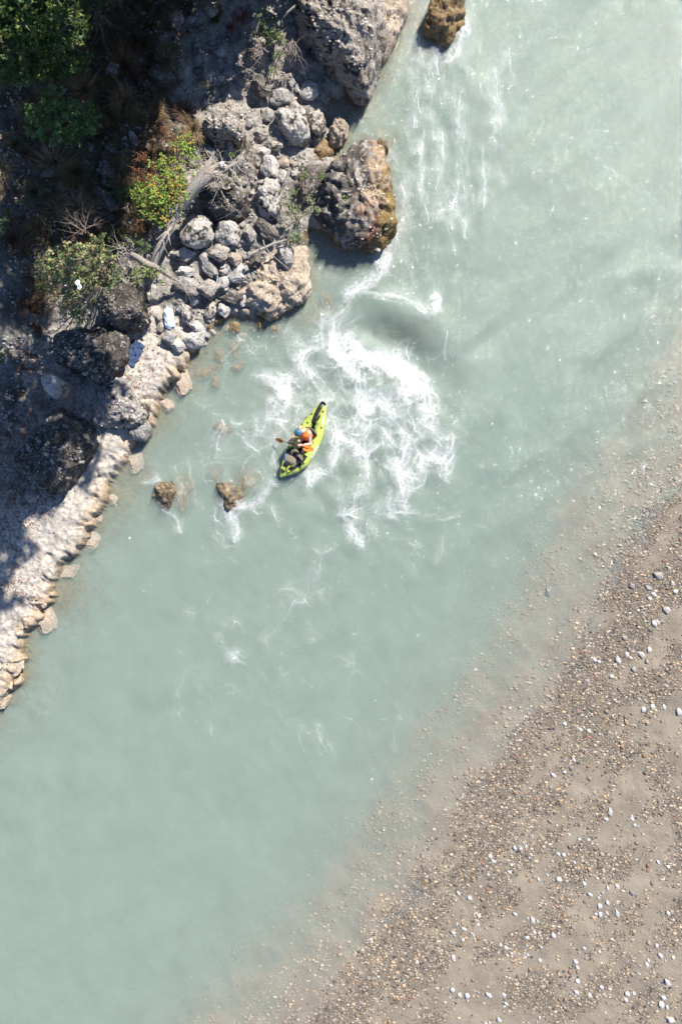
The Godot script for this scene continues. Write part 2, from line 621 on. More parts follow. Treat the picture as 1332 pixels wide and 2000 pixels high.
func foam() -> void:
	fa.resize(FW * FH)
	fc.resize(CW * CH)
	current([758, 495, 735, 525, 700, 570, 668, 610, 648, 650, 645, 685, 660, 705], 0.16, 260, 0.2, 0.5)
	current([745, 500, 750, 530, 720, 560, 690, 575], 0.13, 120, 0.17, 0.5)
	current([690, 575, 730, 572, 765, 578, 800, 590, 830, 605, 842, 615], 0.06, 120, 0.15, 0.3)
	current([838, 578, 846, 590, 856, 606], 0.13, 60, 0.5, 0.8, 2, 0.3)  # sun glint on the ridge of water, painted as a dense white blotch
	current([640, 668, 690, 685, 740, 697, 780, 712, 808, 745, 832, 785, 852, 830, 864, 880, 852, 925], 0.34, 620, 0.22, 1.2, 2, 0.9)
	current([660, 680, 700, 692, 750, 705, 785, 730, 800, 765], 0.28, 300, 0.2, 1.2, 2, 0.7)
	current([655, 690, 690, 735, 735, 775, 768, 830, 782, 890, 792, 950, 772, 1005], 0.34, 520, 0.22, 1.5, 1, 1.0)
	current([640, 690, 600, 700, 560, 715, 538, 750, 528, 810], 0.3, 260, 0.18, 1.5, 1, 0.8)
	current([625, 680, 590, 720, 570, 770, 565, 820], 0.5, 260, 0.15, 1.6, 1, 0.9)
	current([600, 690, 620, 735, 650, 775, 700, 800, 745, 800], 0.5, 230, 0.15, 1.8, 1, 0.9)
	current([520, 780, 560, 765, 620, 790, 680, 825, 735, 845, 760, 880], 0.4, 260, 0.15, 1.8, 1, 0.9)
	current([700, 740, 745, 760, 790, 800, 815, 860, 812, 920], 0.34, 240, 0.16, 1.5, 1, 0.9)
	current([650, 840, 695, 850, 725, 900, 712, 950, 692, 1000, 680, 1030, 695, 1056], 0.24, 320, 0.17, 1.5, 1, 0.9)
	current([672, 1035, 690, 1050, 715, 1052], 0.14, 90, 0.25, 0.8, 2, 0.4)
	current([800, 900, 775, 960, 745, 1000, 720, 1045], 0.4, 170, 0.1, 1.4)
	current([590, 935, 620, 925, 645, 905, 655, 880, 690, 860], 0.22, 280, 0.16, 1.2)
	current([650, 870, 690, 820, 740, 800, 790, 800], 0.4, 380, 0.1, 1.8)
	current([840, 880, 850, 900, 835, 930, 800, 940], 0.35, 200, 0.1, 1.6)
	# left of the raft and round the rocks in the stream
	current([415, 835, 430, 865, 470, 880, 520, 862, 560, 850], 0.35, 230, 0.09, 1.5)
	current([470, 835, 500, 825, 540, 832, 560, 815], 0.2, 120, 0.1, 1.2)
	current([540, 855, 540, 900, 560, 940], 0.15, 70, 0.09, 1.0)
	current([430, 985, 460, 1000, 490, 985, 515, 970, 545, 955], 0.12, 130, 0.13, 1.0)
	current([452, 995, 462, 1020, 464, 1050], 0.08, 70, 0.16, 0.7)
	current([500, 970, 488, 980, 470, 990], 0.1, 50, 0.18, 0.7)
	current([328, 990, 338, 1015, 348, 1040], 0.06, 50, 0.14, 0.6)
	current([280, 955, 300, 945, 315, 935], 0.1, 40, 0.1, 0.8)
	current([345, 900, 352, 950, 360, 990], 0.1, 24, 0.1, 0.5)
	current([372, 900, 376, 960, 392, 1000], 0.1, 24, 0.08, 0.5)
	# upper reach: streaks running down from the boulder in the stream and along the peninsula
	current([890, 20, 912, 45, 900, 85, 888, 125], 0.14, 170, 0.16, 0.8)
	for k in 120:
		var x := rng.randf_range(785, 985)
		var y := rng.randf_range(10, 430)
		var l := rng.randf_range(30, 170)
		x += (y - 200.0) * -0.1
		current([x, y, x + rng.randf_range(-5, 7), y + l * 0.5, x + rng.randf_range(-9, 12), y + l], 0.035, rng.randi_range(2, 9), rng.randf_range(0.2, 0.65), 0.3, 0 if k % 3 else 1, 0.9)
	current([963, 140, 970, 165, 966, 200, 962, 260, 968, 290], 0.07, 90, 0.2, 0.6)
	current([850, 385, 862, 405, 866, 430], 0.1, 60, 0.16, 0.6)
	current([880, 380, 900, 425, 910, 470], 0.07, 60, 0.17, 0.6)
	current([765, 300, 785, 350, 790, 400, 785, 450, 760, 490], 0.22, 330, 0.11, 0.9, 1, 0.4)
	current([775, 440, 790, 500, 850, 560], 0.3, 60, 0.08, 0.9)
	current([735, 500, 775, 470, 800, 420], 0.25, 80, 0.08, 0.9)
	current([600, 500, 612, 560, 605, 600, 570, 630], 0.25, 90, 0.08, 0.8, 0, 0.4)
	current([560, 650, 590, 660, 620, 640, 635, 620], 0.3, 130, 0.08, 1.0, 0, 0.5)
	current([600, 690, 620, 650, 650, 610], 0.1, 60, 0.12, 0.6)
	# thin curls further down
	for k in 46:
		var a := V2(rng.randf_range(330, 760), rng.randf_range(1060, 1480))
		var x := a.x * PXM + 666.0
		var y := a.y * PXM + 1000.0
		var b := rng.randf_range(-0.5, 1.3)
		current([x, y, x + cos(b) * 30, y + sin(b) * 38, x + cos(b + 0.6) * 60, y + sin(b + 0.6) * 80], 0.06, rng.randi_range(3, 8), rng.randf_range(0.2, 0.45), 1.2, 0)
	current([530, 1230, 545, 1200, 590, 1165, 600, 1120, 640, 1090], 0.35, 120, 0.07, 1.6)
	current([420, 1230, 450, 1270, 490, 1300], 0.1, 45, 0.1, 1.0)
	for k in 260:  # sun glints on the upper right water, painted as short bright slivers
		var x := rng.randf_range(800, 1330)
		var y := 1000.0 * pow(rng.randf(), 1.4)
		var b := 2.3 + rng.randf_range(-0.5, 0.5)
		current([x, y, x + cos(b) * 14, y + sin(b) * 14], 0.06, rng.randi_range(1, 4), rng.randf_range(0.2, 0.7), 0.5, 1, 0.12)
	# threads of foam turning slowly round the raft and the rocks
	for k in 170:
		var a := V2(rng.randf_range(390, 900), rng.randf_range(640, 1080))
		var x := a.x * PXM + 666.0
		var y := a.y * PXM + 1000.0
		var away := Vector2(x - 690.0, y - 800.0)
		var b := away.angle() + 1.4 + rng.randf_range(-0.6, 0.6)
		current([x, y, x + cos(b) * 22, y + sin(b) * 22, x + cos(b + 0.5) * 45, y + sin(b + 0.5) * 45], 0.05, rng.randi_range(2, 7), rng.randf_range(0.12, 0.35), 1.2, k % 2, 0.7)
	# the finest bubbles spread out between the filaments
	for turn in 2:
		var b := fc.duplicate()
		for j in range(1, CH - 1):
			for k in range(1, CW - 1):
				var o := j * CW + k
				fc[o] = 0.25 * b[o] + 0.125 * (b[o - 1] + b[o + 1] + b[o - CW] + b[o + CW]) + 0.0625 * (b[o - CW - 1] + b[o - CW + 1] + b[o + CW - 1] + b[o + CW + 1])
	var data := PackedByteArray()
	data.resize(FW * FH * 2)
	for o in FW * FH:
		data[o * 2] = 255
		var cx := (o % FW) / 8.0
		var cz := (o / FW) / 8.0
		var ci := int(cz) * CW + int(cx)
		var s := fa[o] * lerpf(0.75, 0.34, clampf(fc[ci] / 12.0, 0.0, 1.0))
		if s > 0.02 or fc[ci] > 0.3:
			var x := cx * 8.0 * FM
			var z := cz * 8.0 * FM
			cx -= int(cx)
			cz -= int(cz)
			var soft := lerpf(lerpf(fc[ci], fc[ci + 1], cx), lerpf(fc[ci + CW], fc[ci + CW + 1], cx), cz)
			var wx := x + 0.16 * n2.get_noise_2d(x * 1.7, z * 1.7) + 0.05 * n2.get_noise_2d(x * 6.0, z * 6.0)
			var wz := z + 0.16 * n2.get_noise_2d(x * 1.7 + 31.0, z * 1.7) + 0.05 * n2.get_noise_2d(x * 6.0 + 11.0, z * 6.0)
			s += 0.036 * soft * maxf(0.12, 0.4 + 0.9 * nr.get_noise_2d(wx * 1.5, wz * 1.1) + 0.5 * n1.get_noise_2d(wx * 5.0, wz * 3.5))
			s *= 0.8 + 0.5 * n1.get_noise_2d(x * 9.0, z * 9.0)
			data[o * 2 + 1] = int(242.0 * (1.0 - exp(-1.0 * s)))
	var im := Image.create_from_data(FW, FH, false, Image.FORMAT_LA8, data)
	fa.clear()
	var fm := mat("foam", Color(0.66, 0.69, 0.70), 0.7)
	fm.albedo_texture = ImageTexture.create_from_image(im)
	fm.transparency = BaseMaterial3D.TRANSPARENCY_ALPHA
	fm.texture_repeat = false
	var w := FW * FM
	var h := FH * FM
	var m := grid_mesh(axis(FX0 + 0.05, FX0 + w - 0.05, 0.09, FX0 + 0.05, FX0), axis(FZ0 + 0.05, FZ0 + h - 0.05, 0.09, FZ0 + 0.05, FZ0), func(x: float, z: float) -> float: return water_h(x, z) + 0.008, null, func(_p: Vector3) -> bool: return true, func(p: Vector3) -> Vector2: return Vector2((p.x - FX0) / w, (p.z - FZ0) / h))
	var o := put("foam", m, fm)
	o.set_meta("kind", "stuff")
	tag(o, "white foam and spray streaks swirling on the green river around the raft, with painted sun glints", "foam")

# ------------------------------------------------------------------ rocks
# colour of a rock of a kind at a point p (metres from its middle, world height wy)
func rock_color(kind: String, p: Vector3, wy: float, sd: float) -> Color:
	var a := n1.get_noise_3d(p.x * 1.6 + sd, p.y * 1.6, p.z * 1.6)
	var b := n1.get_noise_3d(p.x * 5.0 - sd, p.y * 5.0, p.z * 5.0)
	var f := n2.get_noise_3d(p.x * 17.0 + sd, p.y * 17.0, p.z * 17.0)
	var c: Color
	match kind:
		"pale":
			c = Color(0.54, 0.475, 0.41).lerp(Color(0.66, 0.625, 0.58), sstep(0.0, 0.4, b))
			c = c.lerp(Color(0.075, 0.065, 0.055), sstep(0.1, 0.26, a * 0.5 + 0.6 * b + 0.25 * f))
		"mottled":
			c = Color(0.5, 0.465, 0.43).lerp(Color(0.66, 0.635, 0.60), sstep(0.0, 0.4, b))
			c = c.lerp(Color(0.06, 0.055, 0.05), sstep(0.14, 0.25, a * 0.6 + 0.6 * b + 0.15 * f))
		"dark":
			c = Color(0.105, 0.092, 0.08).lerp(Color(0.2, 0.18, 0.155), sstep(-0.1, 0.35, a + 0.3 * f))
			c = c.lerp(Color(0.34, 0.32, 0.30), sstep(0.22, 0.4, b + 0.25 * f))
		"grey":
			c = Color(0.42, 0.40, 0.38).lerp(Color(0.31, 0.29, 0.27), sstep(-0.2, 0.3, a)).lerp(Color(0.54, 0.53, 0.52), sstep(0.1, 0.4, b))
		"white":
			c = Color(0.66, 0.635, 0.605).lerp(Color(0.52, 0.49, 0.46), sstep(-0.1, 0.4, a)).lerp(Color(0.3, 0.28, 0.26), sstep(0.3, 0.45, b))
		"tan":
			c = Color(0.56, 0.46, 0.365).lerp(Color(0.42, 0.34, 0.26), sstep(-0.2, 0.3, a)).lerp(Color(0.55, 0.48, 0.41), sstep(0.15, 0.4, b))
		"ochre":
			c = Color(0.30, 0.21, 0.115).lerp(Color(0.2, 0.135, 0.06), sstep(-0.2, 0.3, a)).lerp(Color(0.38, 0.29, 0.19), sstep(0.15, 0.4, b))
		"brown":
			c = Color(0.19, 0.145, 0.085).lerp(Color(0.30, 0.23, 0.14), sstep(-0.1, 0.3, b)).lerp(Color(0.1, 0.08, 0.05), sstep(0.1, 0.3, a))
		"peninsula":
			c = Color(0.40, 0.365, 0.33).lerp(Color(0.10, 0.088, 0.08), sstep(-0.3, -0.05, a * 0.7 + 0.6 * b + 0.15 * f))
			var e := p.x + 0.12 * p.z + a * 0.5
			c = c.lerp(Color(0.55, 0.43, 0.32).lerp(Color(0.36, 0.25, 0.16), sstep(-0.1, 0.25, b)), sstep(0.12, 0.3, e + b * 0.3) * sstep(0.7, 0.2, p.z + b * 0.5))
			c = c.lerp(Color(0.15, 0.07, 0.04).lerp(Color(0.45, 0.34, 0.27), sstep(0.05, 0.25, b)), sstep(0.1, 0.4, e) * sstep(0.15, 0.55, p.z + b * 0.6))
			c = c.lerp(Color(0.29, 0.2, 0.085).lerp(Color(0.17, 0.115, 0.045), sstep(0.0, 0.3, b)), sstep(0.55, 0.8, e + b * 0.35))
		"shelf":
			c = Color(0.56, 0.505, 0.44).lerp(Color(0.46, 0.41, 0.355), sstep(-0.1, 0.4, a))
		_:
			c = Color(0.3, 0.28, 0.26)
	# algae and wet growth on whatever stands in the river
	if wy < 0.6 and kind != "plain" and kind != "brown":
		var w := wy + b * 0.3 + a * 0.2
		c = c.lerp(Color(0.27, 0.185, 0.075).lerp(Color(0.16, 0.105, 0.045), sstep(0.0, 0.3, b)), sstep(0.2, 0.06, w) * 0.85)
	return c

func poly_radius(poly: PackedVector2Array, c: Vector2, dir: Vector2) -> float:
	var best := 0.05
	var n := poly.size()
	for k in n:
		var a := poly[k] - c
		var e := poly[(k + 1) % n] - poly[k]
		var den := dir.cross(e)
		if absf(den) < 1e-7:
			continue
		var t := a.cross(e) / den
		var u := a.cross(dir) / den
		if t > 0.0 and u >= -0.0001 and u <= 1.0001:
			best = maxf(best, t)
	return best

# a block whose plan is an outline in pixels; base and top are heights above the water
func block(px: Array, base: float, top: float, kind: String, sd: float, crag := 0.12, rings := 34, sectors := 96, lean := Vector2.ZERO) -> Array:
	var hm := base + 0.35 * (top - base)
	var poly := PackedVector2Array()
	var mid := Vector2.ZERO
	for k in range(0, px.size(), 2):
		var w := W(px[k], px[k + 1], hm)
		poly.append(Vector2(w.x, w.z))
		mid += Vector2(w.x, w.z)
	mid /= poly.size()
	var size := 0.0
	var rad := []
	for s in sectors:
		var r := poly_radius(poly, mid, Vector2.from_angle(TAU * s / sectors))
		rad.append(r)
		size += r / sectors
	for pass_k in 2:
		var sm := rad.duplicate()
		for s in sectors:
			sm[s] = 0.5 * rad[s] + 0.25 * (rad[(s + 1) % sectors] + rad[(s + sectors - 1) % sectors])
		rad = sm
	var mb := MB.new()
	var height := top - base
	var fr := 0.9 / maxf(size, 0.25)
	for k in rings + 1:
		var f := float(k) / rings
		for s in sectors:
			var a := TAU * s / sectors
			var phi := minf(f * 1.22, 1.0) * PI * 0.5
			var rho := pow(sin(phi), 0.8)
			var y := base + height * pow(cos(phi), 0.62)
			if f > 0.82:
				rho = 1.0 - (f - 0.82) * 0.5
				y = base - (f - 0.82) / 0.18 * (0.55 + maxf(base, 0.0) * 0.6)
			var p := Vector3(cos(a) * rad[s] * rho, y, sin(a) * rad[s] * rho)
			p.x += lean.x * (y - base)
			p.z += lean.y * (y - base)
			var q := p * fr
			var d := n1.get_noise_3d(q.x + sd, q.y * 1.2, q.z) * 1.5
			var rg := nr.get_noise_3d(p.x * 1.3 + sd * 3.0, p.y * 1.3, p.z * 1.3)
			var fi := n1.get_noise_3d(p.x * 4.5, p.y * 4.5 + sd, p.z * 4.5)
			var dirn := Vector3(p.x, (y - base) * 0.9 + 0.1, p.z).normalized()
			var amp := crag * minf(size, 1.2)
			p += dirn * (d * amp * 1.1 + (rg - 0.2) * amp * 0.9 + fi * amp * 0.75)
			mb.add(p, rock_color(kind, p, p.y, sd))
	for k in rings:
		for s in sectors:
			var s2 := (s + 1) % sectors
			var o := k * sectors
			var o2 := o + sectors
			if k == 0:
				mb.tri3(o + s, o2 + s, o2 + s2)
			mb.quad(o + s, o2 + s, o2 + s2, o + s2)
	for s in sectors:   # one point at the very top
		mb.v[s] = mb.v[0]
	return [mb, Vector3(mid.x, 0, mid.y), size]

func big_rock(called: String, label: String, px: Array, base: float, top: float, kind: String, m: String, sd: float, crag := 0.12, clasts := 0, group := "") -> Node3D:
	var b := block(px, base, top, kind, sd, crag, 40 if clasts > 0 else 30, 110 if clasts > 0 else 80)
	var mb: MB = b[0]
	if clasts == 0:
		var one := put(called, mb.mesh(), M[m], null, b[1])
		tag(one, label, "rock", group)
		return one
	var t := thing(called, label, "rock", b[1], group)
	put("block", mb.mesh(), M[m], t)
	# stones cemented into its face
	var nn := mb.normals()
	var xf := []
	var cols := []
	for k in clasts:
		var at := rng.randi_range(0, mb.v.size() - 1)
		if nn[at].y < 0.0 or mb.v[at].y < 0.05 or n2.get_noise_3d(mb.v[at].x * 1.5, mb.v[at].y, mb.v[at].z * 1.5 + sd) < -0.25:
			continue
		var s := rng.randf_range(0.012, 0.04) * (1.7 if rng.randf() < 0.12 else 1.0)
		var bs := Basis.from_euler(Vector3(rng.randf() * TAU, rng.randf() * TAU, rng.randf() * TAU)).scaled(Vector3(s * rng.randf_range(0.8, 1.5), s * 0.8, s))
		xf.append(Transform3D(bs, mb.v[at] + nn[at] * s * -0.25))
		var g := rng.randf_range(0.16, 0.5) if kind != "dark" else rng.randf_range(0.08, 0.3)
		cols.append(Color(g, g * rng.randf_range(0.86, 0.98), g * rng.randf_range(0.74, 0.95)))
	many("cemented_pebbles", stone_mesh("plain", 2, 1), M.gravel, xf, cols, t)
	return t

# ---- rounded and broken stones: a few shapes of each kind, shared
var ico_v := {}
var ico_i := {}
var stone_cache := {}

func ico(level: int) -> void:
	if ico_v.has(level):
		return
	var v := PackedVector3Array()
	var idx := PackedInt32Array()
	if level == 0:
		var t := (1.0 + sqrt(5.0)) / 2.0
		for p in [[-1, t, 0], [1, t, 0], [-1, -t, 0], [1, -t, 0], [0, -1, t], [0, 1, t], [0, -1, -t], [0, 1, -t], [t, 0, -1], [t, 0, 1], [-t, 0, -1], [-t, 0, 1]]:
			v.append(Vector3(p[0], p[1], p[2]).normalized())
		idx = PackedInt32Array([0, 5, 11, 0, 1, 5, 0, 7, 1, 0, 10, 7, 0, 11, 10, 1, 9, 5, 5, 4, 11, 11, 2, 10, 10, 6, 7, 7, 8, 1, 3, 4, 9, 3, 2, 4, 3, 6, 2, 3, 8, 6, 3, 9, 8, 4, 5, 9, 2, 11, 4, 6, 10, 2, 8, 7, 6, 9, 1, 8])
	else:
		ico(level - 1)
		v = ico_v[level - 1].duplicate()
		var mids := {}
		var src: PackedInt32Array = ico_i[level - 1]
		for k in range(0, src.size(), 3):
			var e := []
			for q in 3:
				var a := src[k + q]
				var b := src[k + (q + 1) % 3]
				var key := mini(a, b) * 100000 + maxi(a, b)
				if not mids.has(key):
					mids[key] = v.size()
					v.append(((v[a] + v[b]) * 0.5).normalized())
				e.append(mids[key])
			idx.append_array(PackedInt32Array([src[k], e[0], e[2], src[k + 1], e[1], e[0], src[k + 2], e[2], e[1], e[0], e[1], e[2]]))
	ico_v[level] = v
	ico_i[level] = idx

func stone_mesh(kind: String, level: int, sd: int, broken := 0.5) -> ArrayMesh:
	var key := "%s_%d_%d_%.1f" % [kind, level, sd, broken]
	if stone_cache.has(key):
		return stone_cache[key]
	ico(level)
	var mb := MB.new()
	var r := RandomNumberGenerator.new()
	r.seed = sd * 77 + 5
	var cuts := []
	for k in 9:
		cuts.append([Vector3(r.randf_range(-1, 1), r.randf_range(-0.6, 1), r.randf_range(-1, 1)).normalized(), r.randf_range(0.5, 0.88)])
	for p0 in ico_v[level]:
		var p: Vector3 = p0
		p *= 1.0 + 0.28 * n2.get_noise_3d(p0.x * 0.9 + sd * 9.0, p0.y * 0.9, p0.z * 0.9)
		for c in cuts:
			var d: float = p.dot(c[0]) - c[1]
			if d > 0.0:
				p -= c[0] * d * broken
		if level >= 3:
			p *= 1.0 + 0.10 * n1.get_noise_3d(p0.x * 2.2 + sd * 5.0, p0.y * 2.2, p0.z * 2.2) * (0.4 + broken) + 0.05 * broken * nr.get_noise_3d(p0.x * 2.0, p0.y * 2.0 + sd, p0.z * 2.0)
		mb.add(p, Color.WHITE if kind == "plain" else rock_color(kind, p * 0.4, 9.0, sd * 3.1))
	mb.i = ico_i[level].duplicate()
	var m := mb.mesh()
	stone_cache[key] = m
	return m

# a single stone at a pixel; radii in pixels, turn in degrees
func stone(called: String, label: String, px: float, py: float, rx: float, ry: float, turn: float, kind: String, broken := 0.5, group := "", sink := 0.35, level := 4, category := "rock") -> MeshInstance3D:
	var hz := minf(rx, ry) / PXM * 0.85
	var at := on_ground(px, py, hz * (1.0 - sink))
	var k := (CAM - at.y) / CAM
	var o := put(called, stone_mesh(kind, level, rng.randi_range(1, 5 if level >= 4 else 4), broken), M.small_rock if level >= 3 else M.stone, null, at)
	o.basis = Basis(Vector3.UP, -deg_to_rad(turn)) * Basis.from_scale(Vector3(rx / PXM * k, hz, ry / PXM * k) * 1.04)
	tag(o, label, category, group)
	return o

func ledge() -> void:
	# broken rounded blocks along the water edge of the pale shelf, parts of one ledge
	var t := thing("rock_ledge", "pale sloping rock shelf with a broken tan edge along the left bank", "rock ledge", Vector3.ZERO)
	var edge := Curve2D.new()
	for p in [[368, 700], [354, 742], [330, 785], [300, 812], [284, 850], [266, 895], [247, 932], [222, 970], [200, 1000], [184, 1040], [170, 1085], [138, 1128], [112, 1160], [86, 1205], [60, 1245], [38, 1300], [12, 1358], [-30, 1410], [-80, 1480]]:
		edge.add_point(V2(p[0], p[1]))
	var total := edge.get_baked_length()
	var u := 0.0
	while u < total:
		var p := edge.sample_baked(u)
		var q := edge.sample_baked(minf(u + 0.1, total)) - edge.sample_baked(maxf(u - 0.1, 0.0))
		var inward := Vector2(q.y, -q.x).normalized()
		if dist(dl, p.x + inward.x * 0.3, p.y + inward.y * 0.3) < dist(dl, p.x, p.y):
			inward = -inward
		var big := rng.randf_range(0.14, 0.4)
		var c := p + inward * rng.randf_range(-0.05, 0.14)
		var y := maxf(ground_left(c.x, c.y), 0.0)
		var up := rng.randf_range(0.4, 0.6)
		var o := put("edge_block", stone_mesh("tan", 4, rng.randi_range(1, 5), 1.0), M.small_rock, t, Vector3(c.x, y - big * up * rng.randf_range(0.75, 1.0), c.y))
		o.basis = Basis(Vector3.UP, atan2(-q.y, q.x) + rng.randf_range(-0.7, 0.7)) * Basis.from_scale(Vector3(big * rng.randf_range(0.8, 1.5), big * up, big * rng.randf_range(0.7, 1.2)))
		u += big * rng.randf_range(2.2, 6.0)

func boulders() -> void:
	big_rock("conglomerate_boulder", "largest pale boulder of cemented pebbles at the top of the left bank", [582, 40, 572, -20, 620, -70, 740, -70, 750, 20, 742, 90, 733, 150, 716, 182, 694, 176, 664, 150, 636, 122, 614, 92, 592, 66], 0.25, 1.75, "pale", "conglomerate", 3.0, 0.13, 900)
	big_rock("wet_rock", "tan wet rock step between the largest boulder and the river", [735, -40, 800, -40, 790, 40, 772, 85, 750, 122, 730, 130, 722, 60], -0.05, 0.55, "tan", "rock", 8.0, 0.12)
	var r := big_rock("boulder", "brown cracked boulder standing in the stream near the top edge", [850, -14, 838, 28, 829, 58, 846, 72, 870, 86, 884, 66, 902, 40, 908, 0, 880, -24], -0.1, 0.55, "ochre", "rock", 12.0, 0.22)
	r.name = "stream_boulder"
	big_rock("rocky_headland", "large headland rock with dark lichen crown and golden algae skirt", [640, 436, 616, 400, 620, 362, 648, 338, 668, 306, 690, 288, 728, 284, 750, 300, 750, 345, 760, 385, 774, 415, 767, 452, 740, 486, 705, 488, 672, 478, 652, 456], -0.05, 1.0, "peninsula", "rock", 21.0, 0.15, 240)
	big_rock("knob_rock", "small brown knob of rock at the river tip of the headland", [732, 282, 742, 274, 757, 283, 757, 298, 746, 310, 734, 302], 0.0, 0.5, "brown", "rock", 24.0, 0.16)
	big_rock("dome_rock", "little round dome of dark furry lichen beside the headland crown", [638, 340, 645, 322, 662, 318, 676, 330, 674, 346, 655, 352], 0.3, 1.0, "dark", "rock", 25.0, 0.1)
	big_rock("ridge_rock", "low dark ridge of rock linking headland and bank", [575, 345, 600, 328, 630, 322, 650, 330, 640, 350, 622, 368, 608, 395, 590, 400, 575, 375], 0.1, 0.65, "dark", "rock", 27.0, 0.16)
	big_rock("flat_ledge", "flat ochre ledge sloping into the small inlet above the headland", [588, 328, 600, 305, 632, 272, 650, 285, 652, 300, 630, 318, 605, 332], -0.05, 0.3, "ochre", "rock", 29.0, 0.12)
	big_rock("angular_boulder", "white angular boulder splashed with black lichen above the inlet", [536, 228, 552, 217, 585, 226, 606, 244, 606, 272, 588, 288, 566, 280, 548, 256], 0.2, 1.0, "mottled", "rock", 31.0, 0.12)
	big_rock("angular_boulder", "pale furrowed boulder between the lichened white boulder and a brown knobbly rock", [602, 226, 622, 218, 634, 226, 636, 256, 622, 274, 608, 266], 0.15, 0.7, "pale", "rock", 33.0, 0.15)
	big_rock("knobbly_rock", "brown knobbly rock standing at the mouth of the inlet", [640, 258, 656, 236, 672, 234, 679, 248, 676, 270, 664, 288, 646, 284], -0.05, 0.5, "tan", "rock", 35.0, 0.18)
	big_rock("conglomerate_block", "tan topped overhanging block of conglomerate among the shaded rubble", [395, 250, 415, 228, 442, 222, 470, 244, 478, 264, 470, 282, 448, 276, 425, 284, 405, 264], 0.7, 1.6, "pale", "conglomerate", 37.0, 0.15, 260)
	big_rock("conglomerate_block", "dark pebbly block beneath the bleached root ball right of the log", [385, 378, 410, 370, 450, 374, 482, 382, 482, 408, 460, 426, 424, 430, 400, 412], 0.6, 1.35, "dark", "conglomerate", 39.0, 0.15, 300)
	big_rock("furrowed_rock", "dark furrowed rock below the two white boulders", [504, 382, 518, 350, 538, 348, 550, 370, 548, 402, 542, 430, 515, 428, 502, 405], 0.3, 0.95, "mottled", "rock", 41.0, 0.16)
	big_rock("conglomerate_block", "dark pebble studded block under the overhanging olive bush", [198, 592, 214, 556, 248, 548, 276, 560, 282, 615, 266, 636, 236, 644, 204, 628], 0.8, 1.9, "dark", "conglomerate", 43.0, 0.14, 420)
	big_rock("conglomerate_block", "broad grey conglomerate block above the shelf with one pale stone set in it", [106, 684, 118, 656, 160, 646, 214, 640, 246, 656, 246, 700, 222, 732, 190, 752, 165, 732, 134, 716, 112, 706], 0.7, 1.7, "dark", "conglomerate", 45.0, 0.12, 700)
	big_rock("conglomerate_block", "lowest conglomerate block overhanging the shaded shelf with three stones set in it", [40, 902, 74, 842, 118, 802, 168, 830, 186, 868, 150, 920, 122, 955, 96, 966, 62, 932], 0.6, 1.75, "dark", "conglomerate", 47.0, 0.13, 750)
	big_rock("rough_outcrop", "rough grey outcrop between the two conglomerate blocks and the shelf", [180, 832, 190, 772, 214, 732, 246, 742, 266, 782, 288, 806, 276, 834, 232, 838], 0.4, 1.0, "mottled", "conglomerate", 49.0, 0.14, 200)
	big_rock("facet_block", "bluish grey faceted block at the water end of the rough outcrop", [248, 846, 264, 818, 288, 816, 294, 842, 284, 862, 262, 858], 0.15, 0.6, "grey", "rock", 51.0, 0.1)
	big_rock("pale_rock", "pale cracked rock lying in the shade on the upper slope", [84, 738, 100, 728, 126, 745, 126, 765, 105, 777, 89, 762], 1.2, 1.7, "white", "rock", 53.0, 0.12)
	big_rock("tan_outcrop", "tan knobbly outcrop stepping into the river below the headland", [490, 556, 498, 510, 540, 482, 582, 480, 602, 500, 606, 535, 600, 562, 586, 592, 556, 606, 530, 618, 500, 602, 470, 602, 462, 578], -0.05, 0.55, "tan", "rock", 55.0, 0.16, 160)
	big_rock("grey_slab", "grey upright slab with a dark hollow at its foot on the tan outcrop", [541, 486, 556, 478, 574, 484, 574, 518, 558, 528, 546, 516], 0.35, 0.8, "grey", "rock", 57.0, 0.12)
	big_rock("stream_rock", "brown rock breaking the surface furthest left in the stream", [302, 955, 314, 937, 334, 940, 344, 958, 336, 988, 318, 990, 304, 975], -0.15, 0.07, "brown", "algae_rock", 61.0, 0.25)
	big_rock("stream_rock", "dark brown rock awash in the stream left of the raft", [424, 952, 440, 940, 468, 950, 480, 966, 470, 988, 450, 998, 432, 984], -0.16, 0.04, "brown", "algae_rock", 63.0, 0.25)
	for s in [[480, 940, 40, 34, "sunken brown rock just right of the dark rock awash", 0.05], [347, 962, 32, 46, "sunken rock beside the leftmost stream rock", 0.05], [415, 925, 18, 22, "dim sunken rock above the dark rock awash", 0.16], [432, 836, 20, 13, "small sunken rock with foam curling past it", 0.06], [800, 638, 74, 36, "sunken tan boulder under the smooth hump of water", 0.34], [418, 745, 12, 16, "sunken stone off the shelf below two brown stones", 0.1], [395, 725, 34, 16, "sunken shelf of brown stone near the cobbles", 0.08], [690, 205, 50, 30, "sunken ledge in the inlet under the largest boulder", 0.1], [640, 590, 20, 30, "sunken rock off the foot of the tan outcrop", 0.14], [462, 715, 16, 10, "sunken stone just below the ochre river stone", 0.07]]:
		var p := V2(s[0], s[1])
		var h := minf(s[2], s[3]) / PXM * 0.7
		var o := put("sunken_rock", stone_mesh("ochre", 4, rng.randi_range(1, 5), 0.6), M.algae_rock, null, Vector3(p.x, water_h(p.x, p.y) - s[5] - h, p.y))
		o.basis = Basis(Vector3.UP, rng.randf_range(-0.4, 0.4)) * Basis.from_scale(Vector3(s[2] / PXM, h, s[3] / PXM))
		tag(o, s[4], "rock")

